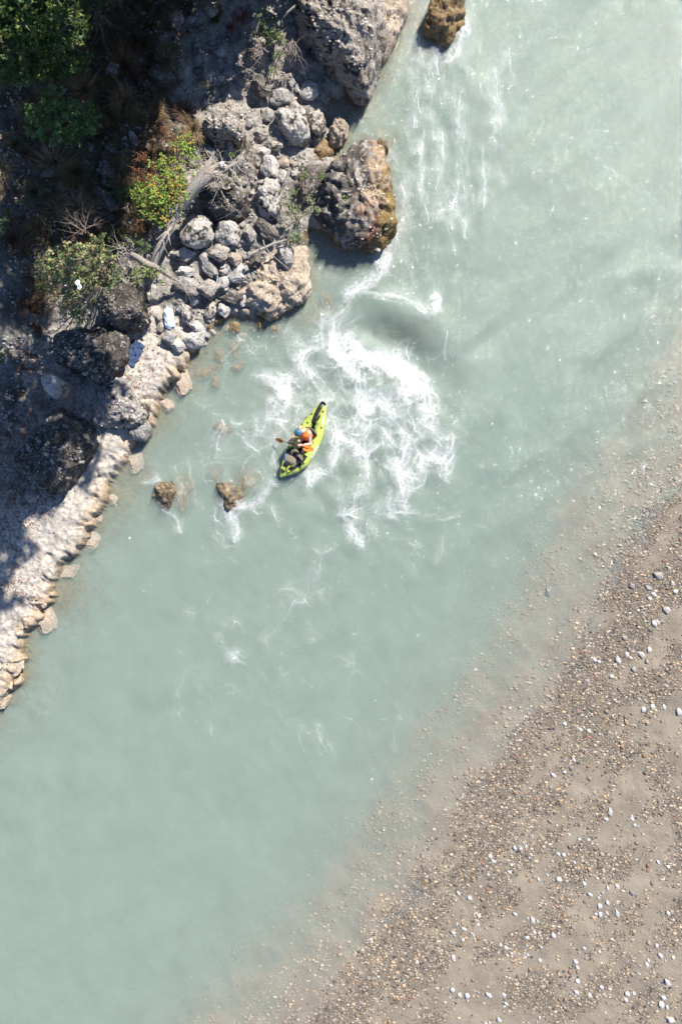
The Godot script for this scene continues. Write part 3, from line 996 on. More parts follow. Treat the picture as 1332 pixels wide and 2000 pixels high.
func stones() -> void:
	var list := [
		[605, 177, 20, 17, 10, "white", 0.35, "egg shaped white boulder on sand below the largest boulder"],
		[527, 325, 19, 21, 0, "white", 0.45, "large white boulder above the furrowed rock"],
		[552, 346, 12, 12, 20, "white", 0.6, "small white block touching the large white boulder"],
		[556, 318, 12, 9, 30, "tan", 0.5, "tan stone beside the large white boulder"],
		[514, 298, 14, 10, -20, "white", 0.6, "pale wedge stone above the large white boulder"],
		[534, 283, 16, 10, 15, "pale", 0.6, "pale lumpy stone with a dark hole above the wedge stone"],
		[508, 262, 14, 12, 0, "grey", 0.8, "pinkish grey broken stone at the centre of the rubble"],
		[576, 212, 13, 11, 0, "mottled", 0.5, "white stone with a black patch on top of the angular boulder"],
		[548, 190, 23, 16, -15, "grey", 0.4, "dark grey smooth boulder next to the egg shaped one"],
		[510, 170, 22, 20, 20, "dark", 0.8, "dark pebbly boulder above left of the smooth grey one"],
		[592, 128, 11, 15, -10, "grey", 0.4, "upright grey stone in the shade left of the largest boulder"],
		[607, 147, 7, 9, 0, "grey", 0.3, "small oval stone between two grey stones in shade"],
		[570, 162, 8, 12, 25, "grey", 0.6, "thin grey stone left of the egg shaped boulder"],
		[581, 172, 6, 9, 0, "white", 0.6, "little pale stone touching the egg shaped boulder"],
		[524, 224, 13, 12, 0, "grey", 0.7, "squared grey stone in the shaded rubble"],
		[487, 240, 10, 8, 0, "grey", 0.5, "oval grey stone right of the overhanging block"],
		[411, 297, 10, 10, 0, "grey", 0.15, "round grey stone below the overhanging block"],
		[468, 277, 11, 9, 20, "grey", 0.4, "pale stone lodged in the overhanging block"],
		[387, 452, 34, 30, 20, "mottled", 0.3, "largest round boulder beside the lower end of the log"],
		[446, 456, 26, 25, 0, "mottled", 0.4, "round mottled boulder right of the largest round one"],
		[428, 494, 22, 20, 0, "pale", 0.35, "round wrinkled white boulder below the two mottled ones"],
		[357, 497, 25, 18, 10, "mottled", 0.7, "crumbling pale boulder near the root fork"],
		[406, 516, 14, 27, -25, "grey", 0.6, "long pinkish stone leaning under the wrinkled boulder"],
		[363, 531, 18, 11, -10, "white", 0.5, "small white wedge below the crumbling boulder"],
		[366, 557, 29, 15, 18, "grey", 0.4, "long flat grey boulder near the blue bag"],
		[405, 563, 24, 21, 10, "pale", 0.6, "broad pale boulder right of the flat grey one"],
		[438, 551, 14, 10, -10, "white", 0.5, "smooth white stone right of the broad pale boulder"],
		[379, 586, 9, 11, 30, "white", 0.7, "pointed white stone at the end of a fallen twig"],
		[367, 616, 13, 23, -12, "mottled", 0.4, "tall white stone with black foot beside the bag"],
		[437, 605, 12, 14, 0, "white", 0.2, "smooth round white stone above the brown cobbles"],
		[412, 604, 13, 16, 10, "pale", 0.6, "rough pale stone left of the smooth round one"],
		[330, 659, 15, 14, 0, "grey", 0.25, "round grey stone with a pit on the shelf"],
		[316, 639, 10, 9, 0, "grey", 0.4, "grey stone below the blue bag"],
		[351, 604, 8, 9, 0, "white", 0.6, "small squared stone right of the blue bag"],
		[377, 663, 24, 18, -25, "white", 0.6, "big white angular boulder at the corner of the shelf"],
		[386, 641, 15, 13, 20, "white", 0.5, "white stone on top of the big angular boulder"],
		[347, 675, 14, 13, 0, "white", 0.6, "white stone on the shelf left of the angular boulder"],
		[455, 680, 16, 24, -10, "ochre", 0.6, "tallest ochre stone standing in the shallows"],
		[427, 697, 13, 13, 0, "ochre", 0.25, "round ochre stone in the shallows"],
		[459, 639, 13, 11, 0, "ochre", 0.5, "brown cobble at the water edge below white stones"],
		[507, 628, 10, 16, 0, "ochre", 0.6, "block of ochre stone half in the water"],
		[530, 609, 20, 15, -25, "ochre", 0.35, "oval ochre boulder at the foot of the tan outcrop"],
		[538, 644, 12, 11, -20, "ochre", 0.4, "mossy ochre stone standing off the tan outcrop"],
		[590, 493, 15, 14, 0, "tan", 0.3, "round tan knob at the river side of the tan outcrop"],
		[509, 575, 14, 20, 10, "white", 0.4, "smooth pale boulder on the tan outcrop"],
		[487, 457, 13, 16, 0, "grey", 0.9, "flat topped grey stone below the furrowed rock"],
		[519, 448, 16, 26, -40, "dark", 0.7, "long dark stone leaning below the furrowed rock"],
		[458, 505, 13, 14, 0, "tan", 0.5, "brownish oval stone right of the wrinkled boulder"],
		[465, 533, 16, 18, 20, "white", 0.9, "white angular slab right of the smooth white stone"],
		[500, 508, 14, 14, 0, "dark", 0.8, "dark crusted stone beside the white stick"],
		[450, 583, 24, 14, 10, "dark", 0.8, "dark crusted stone above the smooth round white one"],
		[478, 580, 11, 17, 5, "white", 0.6, "upright white stone left of the pale boulder on the outcrop"],
		[95, 773, 8, 8, 0, "grey", 0.3, "small grey stone by the pale cracked rock"],
		[62, 970, 13, 12, 0, "grey", 0.3, "round grey stone on the shaded shelf"],
		[98, 665, 8, 13, -20, "grey", 0.3, "long grey stone left of the broad conglomerate block"],
		[174, 684, 7, 10, 20, "white", 0.4, "pale stone set in the broad conglomerate block"],
		[132, 720, 11, 8, 20, "grey", 0.4, "grey stone at the lower lip of the broad block"],
		[75, 861, 10, 14, -15, "white", 0.3, "upper pale stone set in the lowest conglomerate block"],
		[80, 893, 10, 10, 0, "white", 0.3, "round pale stone set in the lowest conglomerate block"],
		[122, 890, 14, 9, 30, "white", 0.3, "right hand pale stone set in the lowest conglomerate block"],
		[592, 38, 13, 14, 0, "white", 0.4, "smooth pale stone cemented in the left face of the largest boulder"],
		[612, 48, 11, 6, -30, "tan", 0.5, "thin tan stone cemented near the left face of the largest boulder"],
		[270, 147, 10, 12, 0, "grey", 0.4, "round grey stone in dry grass in the shade"],
		[262, 270, 8, 14, -25, "white", 0.6, "thin pinkish stone between grass and the red bush"],
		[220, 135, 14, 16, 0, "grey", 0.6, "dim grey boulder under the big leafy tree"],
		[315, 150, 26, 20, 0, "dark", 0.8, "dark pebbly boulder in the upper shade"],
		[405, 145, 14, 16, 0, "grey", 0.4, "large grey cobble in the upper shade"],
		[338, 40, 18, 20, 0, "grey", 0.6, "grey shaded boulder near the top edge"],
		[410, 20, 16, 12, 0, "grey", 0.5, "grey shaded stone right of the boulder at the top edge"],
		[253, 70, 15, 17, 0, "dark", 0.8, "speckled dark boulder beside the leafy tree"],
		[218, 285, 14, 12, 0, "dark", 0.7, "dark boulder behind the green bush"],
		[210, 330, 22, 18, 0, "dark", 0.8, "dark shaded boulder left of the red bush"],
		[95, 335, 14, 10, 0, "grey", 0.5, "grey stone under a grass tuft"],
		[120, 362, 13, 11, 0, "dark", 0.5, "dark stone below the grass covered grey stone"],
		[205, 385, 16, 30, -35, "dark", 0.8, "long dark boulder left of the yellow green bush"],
		[345, 25, 6, 6, 0, "grey", 0.3, "tiny grey stone on the shaded top boulder"]]
	for s in list:
		stone("boulder" if maxf(s[2], s[3]) > 13 else "stone", s[7], s[0], s[1], s[2], s[3], s[4], s[5], minf(s[6] + 0.25, 1.05), "", 0.35, 4 if maxf(s[2], s[3]) > 9 else 3)
	# smaller stones that fill the gaps, each a stone of its own
	for z in [
		[[400, 215, 640, 215, 600, 330, 540, 400, 470, 420, 400, 300], 90, 2.5, 8, ["grey", "white", "pale", "grey"], "small grey stone in the rubble between the white boulders", "small stones among the white boulders"],
		[[340, 470, 480, 430, 510, 520, 480, 600, 400, 660, 340, 590], 110, 2.5, 8, ["white", "grey", "pale", "mottled"], "small pale stone in the rubble beside the round boulders", "small stones among the round boulders"],
		[[300, 600, 420, 590, 420, 660, 370, 690, 310, 690], 22, 2.5, 6, ["white", "grey"], "little stone scattered on the shelf near the blue bag", "little stones by the blue bag"],
		[[300, 20, 560, 0, 590, 130, 520, 210, 400, 220, 300, 180], 60, 3, 9, ["grey", "grey", "white", "dark"], "stone lying in the blue shade above the rubble", "stones in the upper shade"],
		[[60, 200, 300, 60, 330, 200, 240, 460, 60, 480], 50, 3, 10, ["dark", "grey", "dark"], "dim stone half hidden by dry grass", "stones in the dry grass"],
		[[560, 290, 600, 285, 590, 330, 560, 345], 26, 2, 4.5, ["grey"], "small grey cobble in the pocket above the headland", "cobbles in the small pocket"],
		[[40, 640, 130, 640, 130, 1000, 20, 1040, 0, 800], 26, 2, 5, ["grey", "white"], "little grey stone on the shaded shelf", "little stones on the shaded shelf"],
		[[400, 620, 470, 600, 520, 620, 470, 700, 400, 700], 14, 3, 8, ["ochre", "tan", "ochre"], "brown cobble at the edge of the shallows", "brown cobbles in the shallows"]]:
		var poly := to_poly(z[0])
		var box := Rect2(poly[0], Vector2.ZERO)
		for p in poly:
			box = box.expand(p)
		var n := 0
		var tries := 0
		while n < z[1] and tries < 3000:
			tries += 1
			var p := Vector2(rng.randf_range(box.position.x, box.end.x), rng.randf_range(box.position.y, box.end.y))
			if not Geometry2D.is_point_in_polygon(p, poly):
				continue
			var s: float = lerpf(z[2], z[3], pow(rng.randf(), 2.0))
			var kinds: Array = z[4]
			stone("small_stone", z[5], p.x * PXM + 666.0, p.y * PXM + 1000.0, s * rng.randf_range(0.9, 1.4), s, rng.randf() * 180.0, kinds[rng.randi() % kinds.size()], rng.randf_range(0.6, 1.1), z[6], 0.4, 2, "stone")
			n += 1
	# gravel grit between them: too many to count
	var xf := []
	var cols := []
	for k in 16000:
		var p := Vector2(rng.randf_range(-10.5, 2.0), rng.randf_range(-15.5, 6.0))
		var d := dist(dl, p.x, p.y)
		if d < 0.0 or d > 9.0 or n3.get_noise_2d(p.x * 0.9, p.y * 0.9) < -0.12:
			continue
		if Geometry2D.is_point_in_polygon(p, shelf_poly) and rng.randf() < 0.93:
			continue
		var s := rng.randf_range(0.012, 0.04)
		xf.append(Transform3D(Basis.from_euler(Vector3(rng.randf() * TAU, rng.randf() * TAU, 0)).scaled(Vector3(s * 1.3, s * 0.8, s)), Vector3(p.x, ground_left(p.x, p.y) + s * 0.2, p.y)))
		var g := rng.randf_range(0.12, 0.42)
		cols.append(Color(g, g * 0.95, g * 0.89))
	tag(many("bank_grit", stone_mesh("plain", 1, 2), M.gravel, xf, cols), "grey grit and small chips between the stones of the left bank", "gravel")

# ------------------------------------------------------------------ gravel bar
func pebbles() -> void:
	var shapes := []
	for k in 4:
		shapes.append(stone_mesh("plain", 1, k + 1, 0.5))
	var xfs := [[], [], [], []]
	var cols := [[], [], [], []]
	var tones := [Color(0.27, 0.22, 0.165), Color(0.2, 0.165, 0.125), Color(0.38, 0.30, 0.215), Color(0.12, 0.1, 0.08), Color(0.07, 0.062, 0.055), Color(0.36, 0.33, 0.295), Color(0.42, 0.28, 0.17), Color(0.2, 0.19, 0.18), Color(0.25, 0.12, 0.09)]
	var weights := [24, 24, 9, 22, 14, 6, 4, 8, 1]
	var bag := []
	for k in weights.size():
		for q in weights[k]:
			bag.append(k)
	for k in 210000:
		var p := Vector2(rng.randf_range(-4.5, 11.0), rng.randf_range(-6.0, 15.8))
		var d := dist(dr, p.x, p.y)
		if d < -3.0:
			continue
		var cover := cover_at(p.x, p.y, d)
		if rng.randf() > sstep(-0.28, 0.2, cover) * 0.95 + 0.05:
			continue
		var s := rng.randf_range(0.008, 0.018) + 0.028 * pow(rng.randf(), 6.0)
		if d < -0.25 and rng.randf() < 0.75:
			continue
		var w := rng.randi() % 4
		var c: Color = tones[bag[rng.randi() % bag.size()]]
		if d < -0.2:   # silt lies on the stones under water
			c = c.lerp(Color(0.30, 0.25, 0.185), 0.6)
			s *= 1.25
		c = c * rng.randf_range(0.7, 1.25)
		xfs[w].append(Transform3D(Basis(Vector3.UP, rng.randf() * TAU).scaled(Vector3(s * rng.randf_range(1.0, 1.7), s * rng.randf_range(0.5, 0.8), s)), Vector3(p.x, ground_right(p.x, p.y) + s * 0.15, p.y)))
		cols[w].append(c)
	var root := Node3D.new()
	root.name = "gravel"
	add_child(root)
	root.set_meta("kind", "stuff")
	tag(root, "fine tan and grey gravel strewn over the sandy bar at lower right", "gravel")
	for w in 4:
		many("gravel_spread", shapes[w], M.gravel, xfs[w], cols[w], root)
	# the white pebbles one can point at
	var white := [1060, 237, 1.3, 1110, 220, 1.2, 1172, 220, 1.2, 1253, 247, 1.4, 720, 355, 1, 765, 360, .9, 632, 322, .9, 676, 515, .9, 565, 603, 1.1, 628, 585, .9, 870, 795, 1.4, 850, 838, .9, 990, 835, .9, 1005, 868, .8, 700, 948, .8, 750, 950, .8, 350, 1003, 1, 382, 1005, .9, 412, 993, .7, 440, 1040, .7, 588, 1032, .8, 617, 1035, .9, 672, 1072, .8, 590, 1168, 1.3, 527, 1147, .7, 478, 1172, .8, 320, 1138, 1, 333, 1100, .8, 217, 1055, 1.1, 232, 1080, 1, 40, 1260, 1, 103, 1286, 1.1, 348, 1363, 1, 152, 1385, .9, 148, 1432, .8, 443, 1392, 1.4, 453, 1460, .9, 415, 1490, 1, 555, 1472, 1.2, 585, 1462, .7, 68, 1452, 1, 10, 1475, .9, 64, 1515, .9, 268, 1532, .9, 300, 1550, .9, 10, 1612, 1.1, 305, 1590, .8, 418, 1585, .6, 404, 1597, .6, 480, 1608, 1, 672, 1608, 1.1, 682, 1640, .9, 675, 1772, 1.2, 685, 1717, 1.1, 750, 1790, 1, 815, 1745, .9, 200, 1803, 1.3, 285, 1803, 1.1, 85, 1815, 1.3, 45, 1815, 1, 5, 1785, 1.2, 295, 1850, .9, 255, 1935, 1.2, 185, 1965, 1.1, 490, 1975, .9, 435, 1985, 1, 475, 1915, .7, 803, 1552, .8, 808, 1308, 1.3, 848, 1285, 1, 810, 1355, 1, 847, 1345, .8, 900, 1342, 1.3, 757, 1248, 1, 727, 1190, 1, 902, 1197, 1, 935, 1220, .8, 850, 1208, 1, 1125, 1062, 1, 1180, 1088, .9, 1280, 1075, 1.2, 1110, 1510, 1, 1130, 1563, 1.1, 1195, 1570, .9, 1055, 1612, 1.1, 1160, 1700, 1.5, 1140, 1785, 1.1, 1130, 1825, 1.4, 1158, 1835, 1, 1175, 1900, 1.6, 950, 1773, 1.2, 985, 1772, .9, 940, 1805, 1, 720, 1535, .8, 1175, 1337, 1]
	for k in range(0, white.size(), 3):
		var lab := "white pebble lying loose on the sandy gravel bar"
		var grp := "white pebbles on the gravel bar"
		if k < 12:
			lab = "%s white pebble of the row of four near the right edge" % ["largest left end", "second", "third", "right end"][k / 3]
			grp = ""
		pebble(880.0 + white[k] / 2.856, 1300.0 + white[k + 1] / 2.856, white[k + 2] * 3.7, Color(0.62, 0.62, 0.63), lab, grp)
	for q in [[1125, 1092, 2.0, "pinkish boulder sized pebble, largest on the bar, at the wet edge", 0.42], [1190, 1360, 1.7, "long grey white pebble below the largest pinkish one", 0.55], [1232, 1152, 1.2, "", 0.5], [1212, 1035, .9, "", 0.5], [1258, 1220, 1.2, "", 0.5], [1092, 1240, 1.1, "", 0.6], [1062, 1275, 1, "", 0.6], [1098, 1468, 1.3, "", 0.6], [1118, 1455, 1, "", 0.5], [1055, 1670, 1.1, "", 0.7], [998, 1710, 1.3, "", 0.5], [885, 1710, 1.1, "", 0.6], [815, 1750, 1.4, "", 0.6], [640, 1755, .9, "", 0.6], [675, 1768, .8, "", 0.6], [770, 1880, 1, "", 0.6], [865, 1578, 1.2, "", 0.4], [580, 1918, 1, "", 0.4], [1305, 1732, 1, "", 0.7], [935, 1820, 1.2, "", 0.45], [1050, 1190, 1.2, "", 0.4], [925, 1175, 1.3, "", 0.3], [285, 1225, 1.6, "", 0.3]]:
		var g: float = q[4]
		var own: String = q[3]
		pebble(1000.0 + q[0] / 4.0, 850.0 + q[1] / 4.0, q[2] * 4.0, Color(g, g * 0.95, g * 0.9), own if own != "" else "pale pebble at the wet edge of the gravel bar", "" if own != "" else "pale pebbles at the wet edge")
	for k in 95:   # smaller white ones in the same drifts
		var o := white.size() / 3
		var j := rng.randi_range(4, o - 1) * 3
		pebble(880.0 + white[j] / 2.856 + rng.randfn(0.0, 16.0), 1300.0 + white[j + 1] / 2.856 + rng.randfn(0.0, 16.0), rng.randf_range(1.3, 2.7), Color(0.55, 0.55, 0.55) * rng.randf_range(0.75, 1.1), "small white pebble beside larger white ones on the bar", "small white pebbles on the gravel bar")
	var n := 0
	while n < 130:
		var p := Vector2(rng.randf_range(0.0, 10.0), rng.randf_range(1.0, 15.0))
		if dist(dr, p.x, p.y) < 0.1:
			continue
		n += 1
		var c: Color = [Color(0.42, 0.27, 0.16), Color(0.36, 0.27, 0.2), Color(0.3, 0.29, 0.28), Color(0.46, 0.36, 0.27), Color(0.3, 0.18, 0.12), Color(0.22, 0.18, 0.15)][rng.randi() % 6]
		pebble(p.x * PXM + 666.0, p.y * PXM + 1000.0, rng.randf_range(2.2, 4.2), c, "tan or grey pebble a little larger than the gravel around it", "larger tan and grey pebbles on the bar")

var pebble_mats := {}
func pebble(px: float, py: float, r: float, c: Color, label: String, group: String) -> void:
	var key := "%d_%d" % [int(c.r * 12), int((c.r - c.b) * 30)]
	if not pebble_mats.has(key):
		var m: StandardMaterial3D = M.pebble.duplicate()
		m.albedo_color = c.linear_to_srgb()
		m.vertex_color_use_as_albedo = false
		pebble_mats[key] = m
	var s := r / PXM
	var p := V2(px, py)
	var o := put("pebble", stone_mesh("plain", 2, rng.randi_range(1, 4), 0.4), pebble_mats[key], null, Vector3(p.x, ground_right(p.x, p.y) + s * 0.25, p.y))
	o.basis = Basis(Vector3.UP, -rng.randf_range(0.5, 1.5)) * Basis.from_scale(Vector3(s * rng.randf_range(1.15, 1.6), s * 0.6, s * 0.95))
	tag(o, label, "pebble", group)

# ------------------------------------------------------------------ plants
# one twig of leaves lying round the x axis
func spray_mesh(leaves: int, length: float, width: float, spread: float, lobes: int, sd: int) -> ArrayMesh:
	var r := RandomNumberGenerator.new()
	r.seed = sd
	var mb := MB.new()
	for k in leaves:
		var t := float(k) / leaves
		var at := Vector3(t * spread, r.randf_range(-0.15, 0.15) * spread, r.randf_range(-0.15, 0.15) * spread)
		var b := Basis.from_euler(Vector3(r.randf_range(-0.6, 0.6), r.randf() * TAU, r.randf_range(-0.5, 0.5)))
		var s := r.randf_range(0.7, 1.15)
		var tone := Color.WHITE * r.randf_range(0.75, 1.15)
		tone.a = 1.0
		if lobes <= 1:
			var e := [Vector3(0, 0, 0), Vector3(length * 0.4, -0.004, width * 0.5), Vector3(length, -0.012, 0), Vector3(length * 0.4, -0.004, -width * 0.5), Vector3(length * 0.45, 0.012, 0)]
			var id := []
			for p in e:
				id.append(mb.add(at + b * (p * s), tone))
			mb.tri3(id[0], id[1], id[4])
			mb.tri3(id[1], id[2], id[4])
			mb.tri3(id[2], id[3], id[4])
			mb.tri3(id[3], id[0], id[4])
		else:   # lobed leaf: points round a middle
			var mid := mb.add(at + b * Vector3(length * 0.45 * s, 0.01, 0), tone)
			var ring := []
			var n := lobes * 2
			for q in n:
				var a := PI + TAU * q / n
				var rr := length * 0.55 * s * (1.0 if q % 2 == 0 else 0.5)
				if q == 0:
					rr *= 0.6
				ring.append(mb.add(at + b * Vector3(length * 0.45 * s + cos(a) * rr, -0.015 * (1 if q % 2 == 0 else 0), sin(a) * rr * width / length * 1.2), tone))
			for q in n:
				mb.tri3(mid, ring[q], ring[(q + 1) % n])
	return mb.mesh()

# crown of leaf sprays in clumps [px, py, radius px, height of its middle]; limbs run from the foot to each clump
func plant(called: String, label: String, category: String, foot: Vector3, clumps: Array, spray: Mesh, per: float, size: float, tones: Array, stem_r: float, stem_col: Color, flat := 0.7, group := "", in_metres := false) -> Node3D:
	var t := thing(called, label, category, foot, group)
	var mb := MB.new()
	var xf := []
	var cols := []
	for c in clumps:
		var mid: Vector3
		var rad: float
		if in_metres:
			mid = c[0]
			rad = c[1]
		else:
			mid = W(c[0], c[1], c[3])
			rad = c[2] / PXM * (CAM - c[3]) / CAM
		var local := mid - foot
		var bend := local * 0.5 + Vector3(rng.randfn(0, 0.06), rng.randf_range(0.0, 0.1), rng.randfn(0, 0.06)) * local.length()
		if in_metres:
			bend = Vector3(local.x * 0.25 + rng.randfn(0, 0.4), local.y * 0.8, local.z * 0.1)
		var r1 := stem_r * rng.randf_range(0.5, 1.0)
		mb.tube([Vector3(0, -0.1, 0), bend * 0.55, bend, local], [stem_r, r1 * 0.8, r1 * 0.6, r1 * 0.3], 6, stem_col)
		for k in 5:
			var dd := Vector3(rng.randfn(), rng.randf_range(-0.2, 0.8), rng.randfn()).normalized() * rad * rng.randf_range(0.6, 1.0)
			mb.tube([bend.lerp(local, rng.randf_range(0.4, 1.0)), local + dd * 0.5 + Vector3.UP * 0.03, local + dd], [r1 * 0.35, r1 * 0.22, r1 * 0.1], 4, stem_col)
		var n := int(per * rad * rad)
		for k in n:
			var dirn := Vector3(rng.randfn(), rng.randfn() * flat, rng.randfn())
			var p := dirn.normalized() * rad * pow(rng.randf(), 0.42)
			p.y *= flat
			p *= 1.0 + 0.45 * n3.get_noise_3d(mid.x + p.x * 2.5, mid.y + p.y * 2.5, mid.z + p.z * 2.5)
			var gap := n3.get_noise_3d((mid.x + p.x) * 2.6 + 20.0, (mid.y + p.y) * 2.6, (mid.z + p.z) * 2.6)
			if gap < -0.18:
				continue
			var b := Basis(Vector3.UP, rng.randf() * TAU) * Basis(Vector3(0, 0, 1), rng.randf_range(-0.5, 0.8)) * Basis(Vector3(1, 0, 0), rng.randf_range(-0.6, 0.6))
			xf.append(Transform3D(b.scaled(Vector3.ONE * size * rng.randf_range(0.7, 1.25)), local + p))
			var tone: Color = tones[rng.randi() % tones.size()]
			var m := rng.randf_range(0.75, 1.25)
			cols.append(Color(tone.r * m, tone.g * m, tone.b * m))
	if in_metres:   # a trunk that carries the limbs
		var high := 3.0
		for c in clumps:
			high = maxf(high, c[0].y - foot.y)
		mb.tube([Vector3(0, -0.5, 0), Vector3(0.1, high * 0.3, 0.1), Vector3(-0.15, high * 0.6, 0.1), Vector3(0, high * 0.85, 0.3)], [0.34, 0.27, 0.2, 0.1], 10, stem_col, 0.06)
	put("stem", mb.mesh(), M.bark, t)
	many("leaves", spray, M.leaf, xf, cols, t)
	return t

func tuft_mesh(blades: int, length: float, sd: int, spread: float, tone: Color) -> ArrayMesh:
	var r := RandomNumberGenerator.new()
	r.seed = sd
	var mb := MB.new()
	for k in blades:
		var a := r.randf() * TAU
		var d := Vector3(cos(a), 0, sin(a))
		var side := Vector3(-d.z, 0, d.x) * r.randf_range(0.0025, 0.005)
		var l := length * r.randf_range(0.5, 1.15)
		var out := r.randf_range(0.25, 1.0) * spread
		var c := tone * r.randf_range(0.6, 1.3)
		c.a = 1.0
		var root := d * r.randf() * 0.06
		var p1 := root + d * l * 0.4 * out + Vector3.UP * l * 0.5
		var p2 := root + d * l * (0.35 + 0.6 * out) + Vector3.UP * l * (0.75 - 0.55 * out)
		var q := [mb.add(root - side, c), mb.add(root + side, c), mb.add(p1 - side, c), mb.add(p1 + side, c), mb.add(p2, c)]
		mb.quad(q[0], q[1], q[3], q[2])
		mb.tri3(q[2], q[3], q[4])
	return mb.mesh()

func twig(mb: MB, from: Vector3, dirn: Vector3, length: float, r: float, depth: int, col: Color, droop := 0.0, curl := 0.35) -> void:
	var pts := [from]
	var rad := [r]
	var d := dirn.normalized()
	var n := 5
	for k in n:
		d = (d + Vector3(rng.randfn(), rng.randfn() * 0.5 - droop, rng.randfn()) * curl * 0.5).normalized()
		pts.append(pts[-1] + d * length / n)
		rad.append(r * (1.0 - 0.75 * (k + 1) / n))
	mb.tube(pts, rad, 6 if r > 0.02 else 4, col, 0.12)
	if depth > 0:
		for k in rng.randi_range(2, 4):
			var at := rng.randi_range(1, n)
			twig(mb, pts[at], d + Vector3(rng.randfn(), rng.randf_range(-0.3, 0.3), rng.randfn()) * 0.9, length * rng.randf_range(0.4, 0.7), rad[at] * 0.7, depth - 1, col, droop, curl)

func vegetation() -> void:
	var maple := spray_mesh(7, 0.1, 0.09, 0.22, 5, 1)
	var broad := spray_mesh(9, 0.06, 0.045, 0.16, 1, 2)
	var round_leaf := spray_mesh(9, 0.055, 0.05, 0.17, 1, 3)
	var small := spray_mesh(9, 0.035, 0.014, 0.11, 1, 4)
	var bark := Color(0.2, 0.17, 0.14)
	var pale := Color(0.4, 0.35, 0.3)
	plant("leafy_tree", "large green leafy tree filling the top left corner", "tree", W(-10, -60, 2.6), [[40, 20, 70, 6.0], [110, 40, 62, 5.6], [70, 85, 62, 5.2], [135, 100, 44, 4.6], [20, 110, 55, 5.0], [60, 130, 34, 4.4], [150, 20, 44, 5.0], [0, 60, 60, 5.8], [118, 130, 30, 4.2], [60, -40, 80, 6.4], [-50, 20, 80, 6.2]], maple, 420, 1.0, [Color(0.06, 0.10, 0.02), Color(0.042, 0.08, 0.02), Color(0.095, 0.13, 0.025), Color(0.048, 0.09, 0.022)], 0.12, bark)
	plant("green_bush", "rounded green bush below the leafy tree in the shade", "bush", on_ground(110, 235), [[70, 245, 28, 3.3], [110, 200, 26, 3.5], [130, 225, 32, 3.5], [165, 235, 30, 3.2], [100, 260, 26, 3.2], [150, 262, 26, 3.0], [180, 215, 18, 3.0], [60, 215, 16, 3.1]], maple, 480, 0.8, [Color(0.09, 0.165, 0.04), Color(0.12, 0.19, 0.05), Color(0.07, 0.13, 0.03)], 0.04, bark)
	plant("yellow_green_bush", "bright yellow green bush beside the upper end of the log", "bush", on_ground(320, 390), [[280, 385, 30, 1.7], [310, 370, 34, 1.9], [345, 380, 30, 1.8], [300, 412, 28, 1.6], [330, 418, 22, 1.5], [320, 330, 24, 1.9], [345, 345, 26, 1.8], [355, 285, 18, 1.9], [375, 305, 18, 1.8], [385, 320, 14, 1.7], [262, 370, 14, 1.6]], round_leaf, 520, 1.0, [Color(0.16, 0.25, 0.035), Color(0.21, 0.29, 0.05), Color(0.13, 0.21, 0.035), Color(0.18, 0.26, 0.045), Color(0.17, 0.25, 0.04), Color(0.33, 0.23, 0.05)], 0.025, pale)
	plant("red_bush", "bush with rusty red leaves left of the yellow green bush", "bush", on_ground(295, 310), [[285, 330, 24, 1.7], [275, 300, 16, 1.7], [300, 275, 16, 1.9], [320, 262, 20, 1.9], [290, 350, 16, 1.6], [310, 250, 16, 1.8]], small, 620, 1.25, [Color(0.2, 0.075, 0.035), Color(0.15, 0.065, 0.03), Color(0.26, 0.11, 0.06), Color(0.12, 0.06, 0.03)], 0.02, bark)
	plant("red_shrub", "little shrub with rusty leaves under the yellow green bush", "bush", on_ground(262, 440), [[262, 440, 17, 1.5], [252, 428, 10, 1.5], [275, 448, 10, 1.4]], small, 700, 1.2, [Color(0.22, 0.09, 0.05), Color(0.16, 0.08, 0.04)], 0.015, bark)
	plant("olive_bush", "broad olive green bush leaning over the conglomerate blocks", "bush", on_ground(215, 520), [[110, 500, 24, 3.0], [95, 530, 30, 2.9], [130, 525, 34, 3.2], [165, 500, 34, 3.3], [195, 480, 26, 3.1], [205, 515, 30, 3.1], [160, 545, 34, 3.1], [125, 565, 30, 2.9], [150, 590, 30, 2.7], [185, 560, 28, 2.8], [155, 620, 20, 2.4], [215, 545, 18, 2.7], [78, 515, 16, 2.7]], broad, 520, 1.05, [Color(0.13, 0.175, 0.065), Color(0.175, 0.21, 0.075), Color(0.105, 0.15, 0.06), Color(0.24, 0.23, 0.10), Color(0.3, 0.25, 0.13)], 0.035, pale)
	plant("root_shrub", "small green shrub growing at the fork of bleached roots", "bush", on_ground(285, 535), [[270, 535, 14, 1.6], [290, 530, 16, 1.7], [310, 535, 14, 1.6], [265, 548, 10, 1.4]], broad, 620, 0.9, [Color(0.12, 0.17, 0.05), Color(0.17, 0.2, 0.06)], 0.015, pale)
	plant("dark_bush", "dark green bush hidden left of the root fork", "bush", on_ground(262, 478), [[250, 470, 18, 1.5], [272, 485, 18, 1.5], [290, 480, 12, 1.5]], broad, 560, 0.9, [Color(0.05, 0.08, 0.02), Color(0.08, 0.11, 0.03)], 0.015, bark)
	plant("shaded_bush", "dark green bush in shade left of the yellow green bush", "bush", on_ground(235, 375), [[232, 370, 18, 1.6], [240, 390, 14, 1.5]], broad, 560, 0.9, [Color(0.05, 0.085, 0.02), Color(0.06, 0.1, 0.03)], 0.015, bark)
	plant("sunlit_shrub", "green shrub above bare twigs, left of the largest boulder", "bush", on_ground(528, 60), [[520, 40, 18, 1.4], [535, 55, 20, 1.4], [515, 65, 16, 1.3], [545, 75, 14, 1.2], [530, 85, 10, 1.1]], broad, 560, 0.85, [Color(0.085, 0.12, 0.035), Color(0.12, 0.15, 0.05), Color(0.06, 0.095, 0.03)], 0.015, bark)
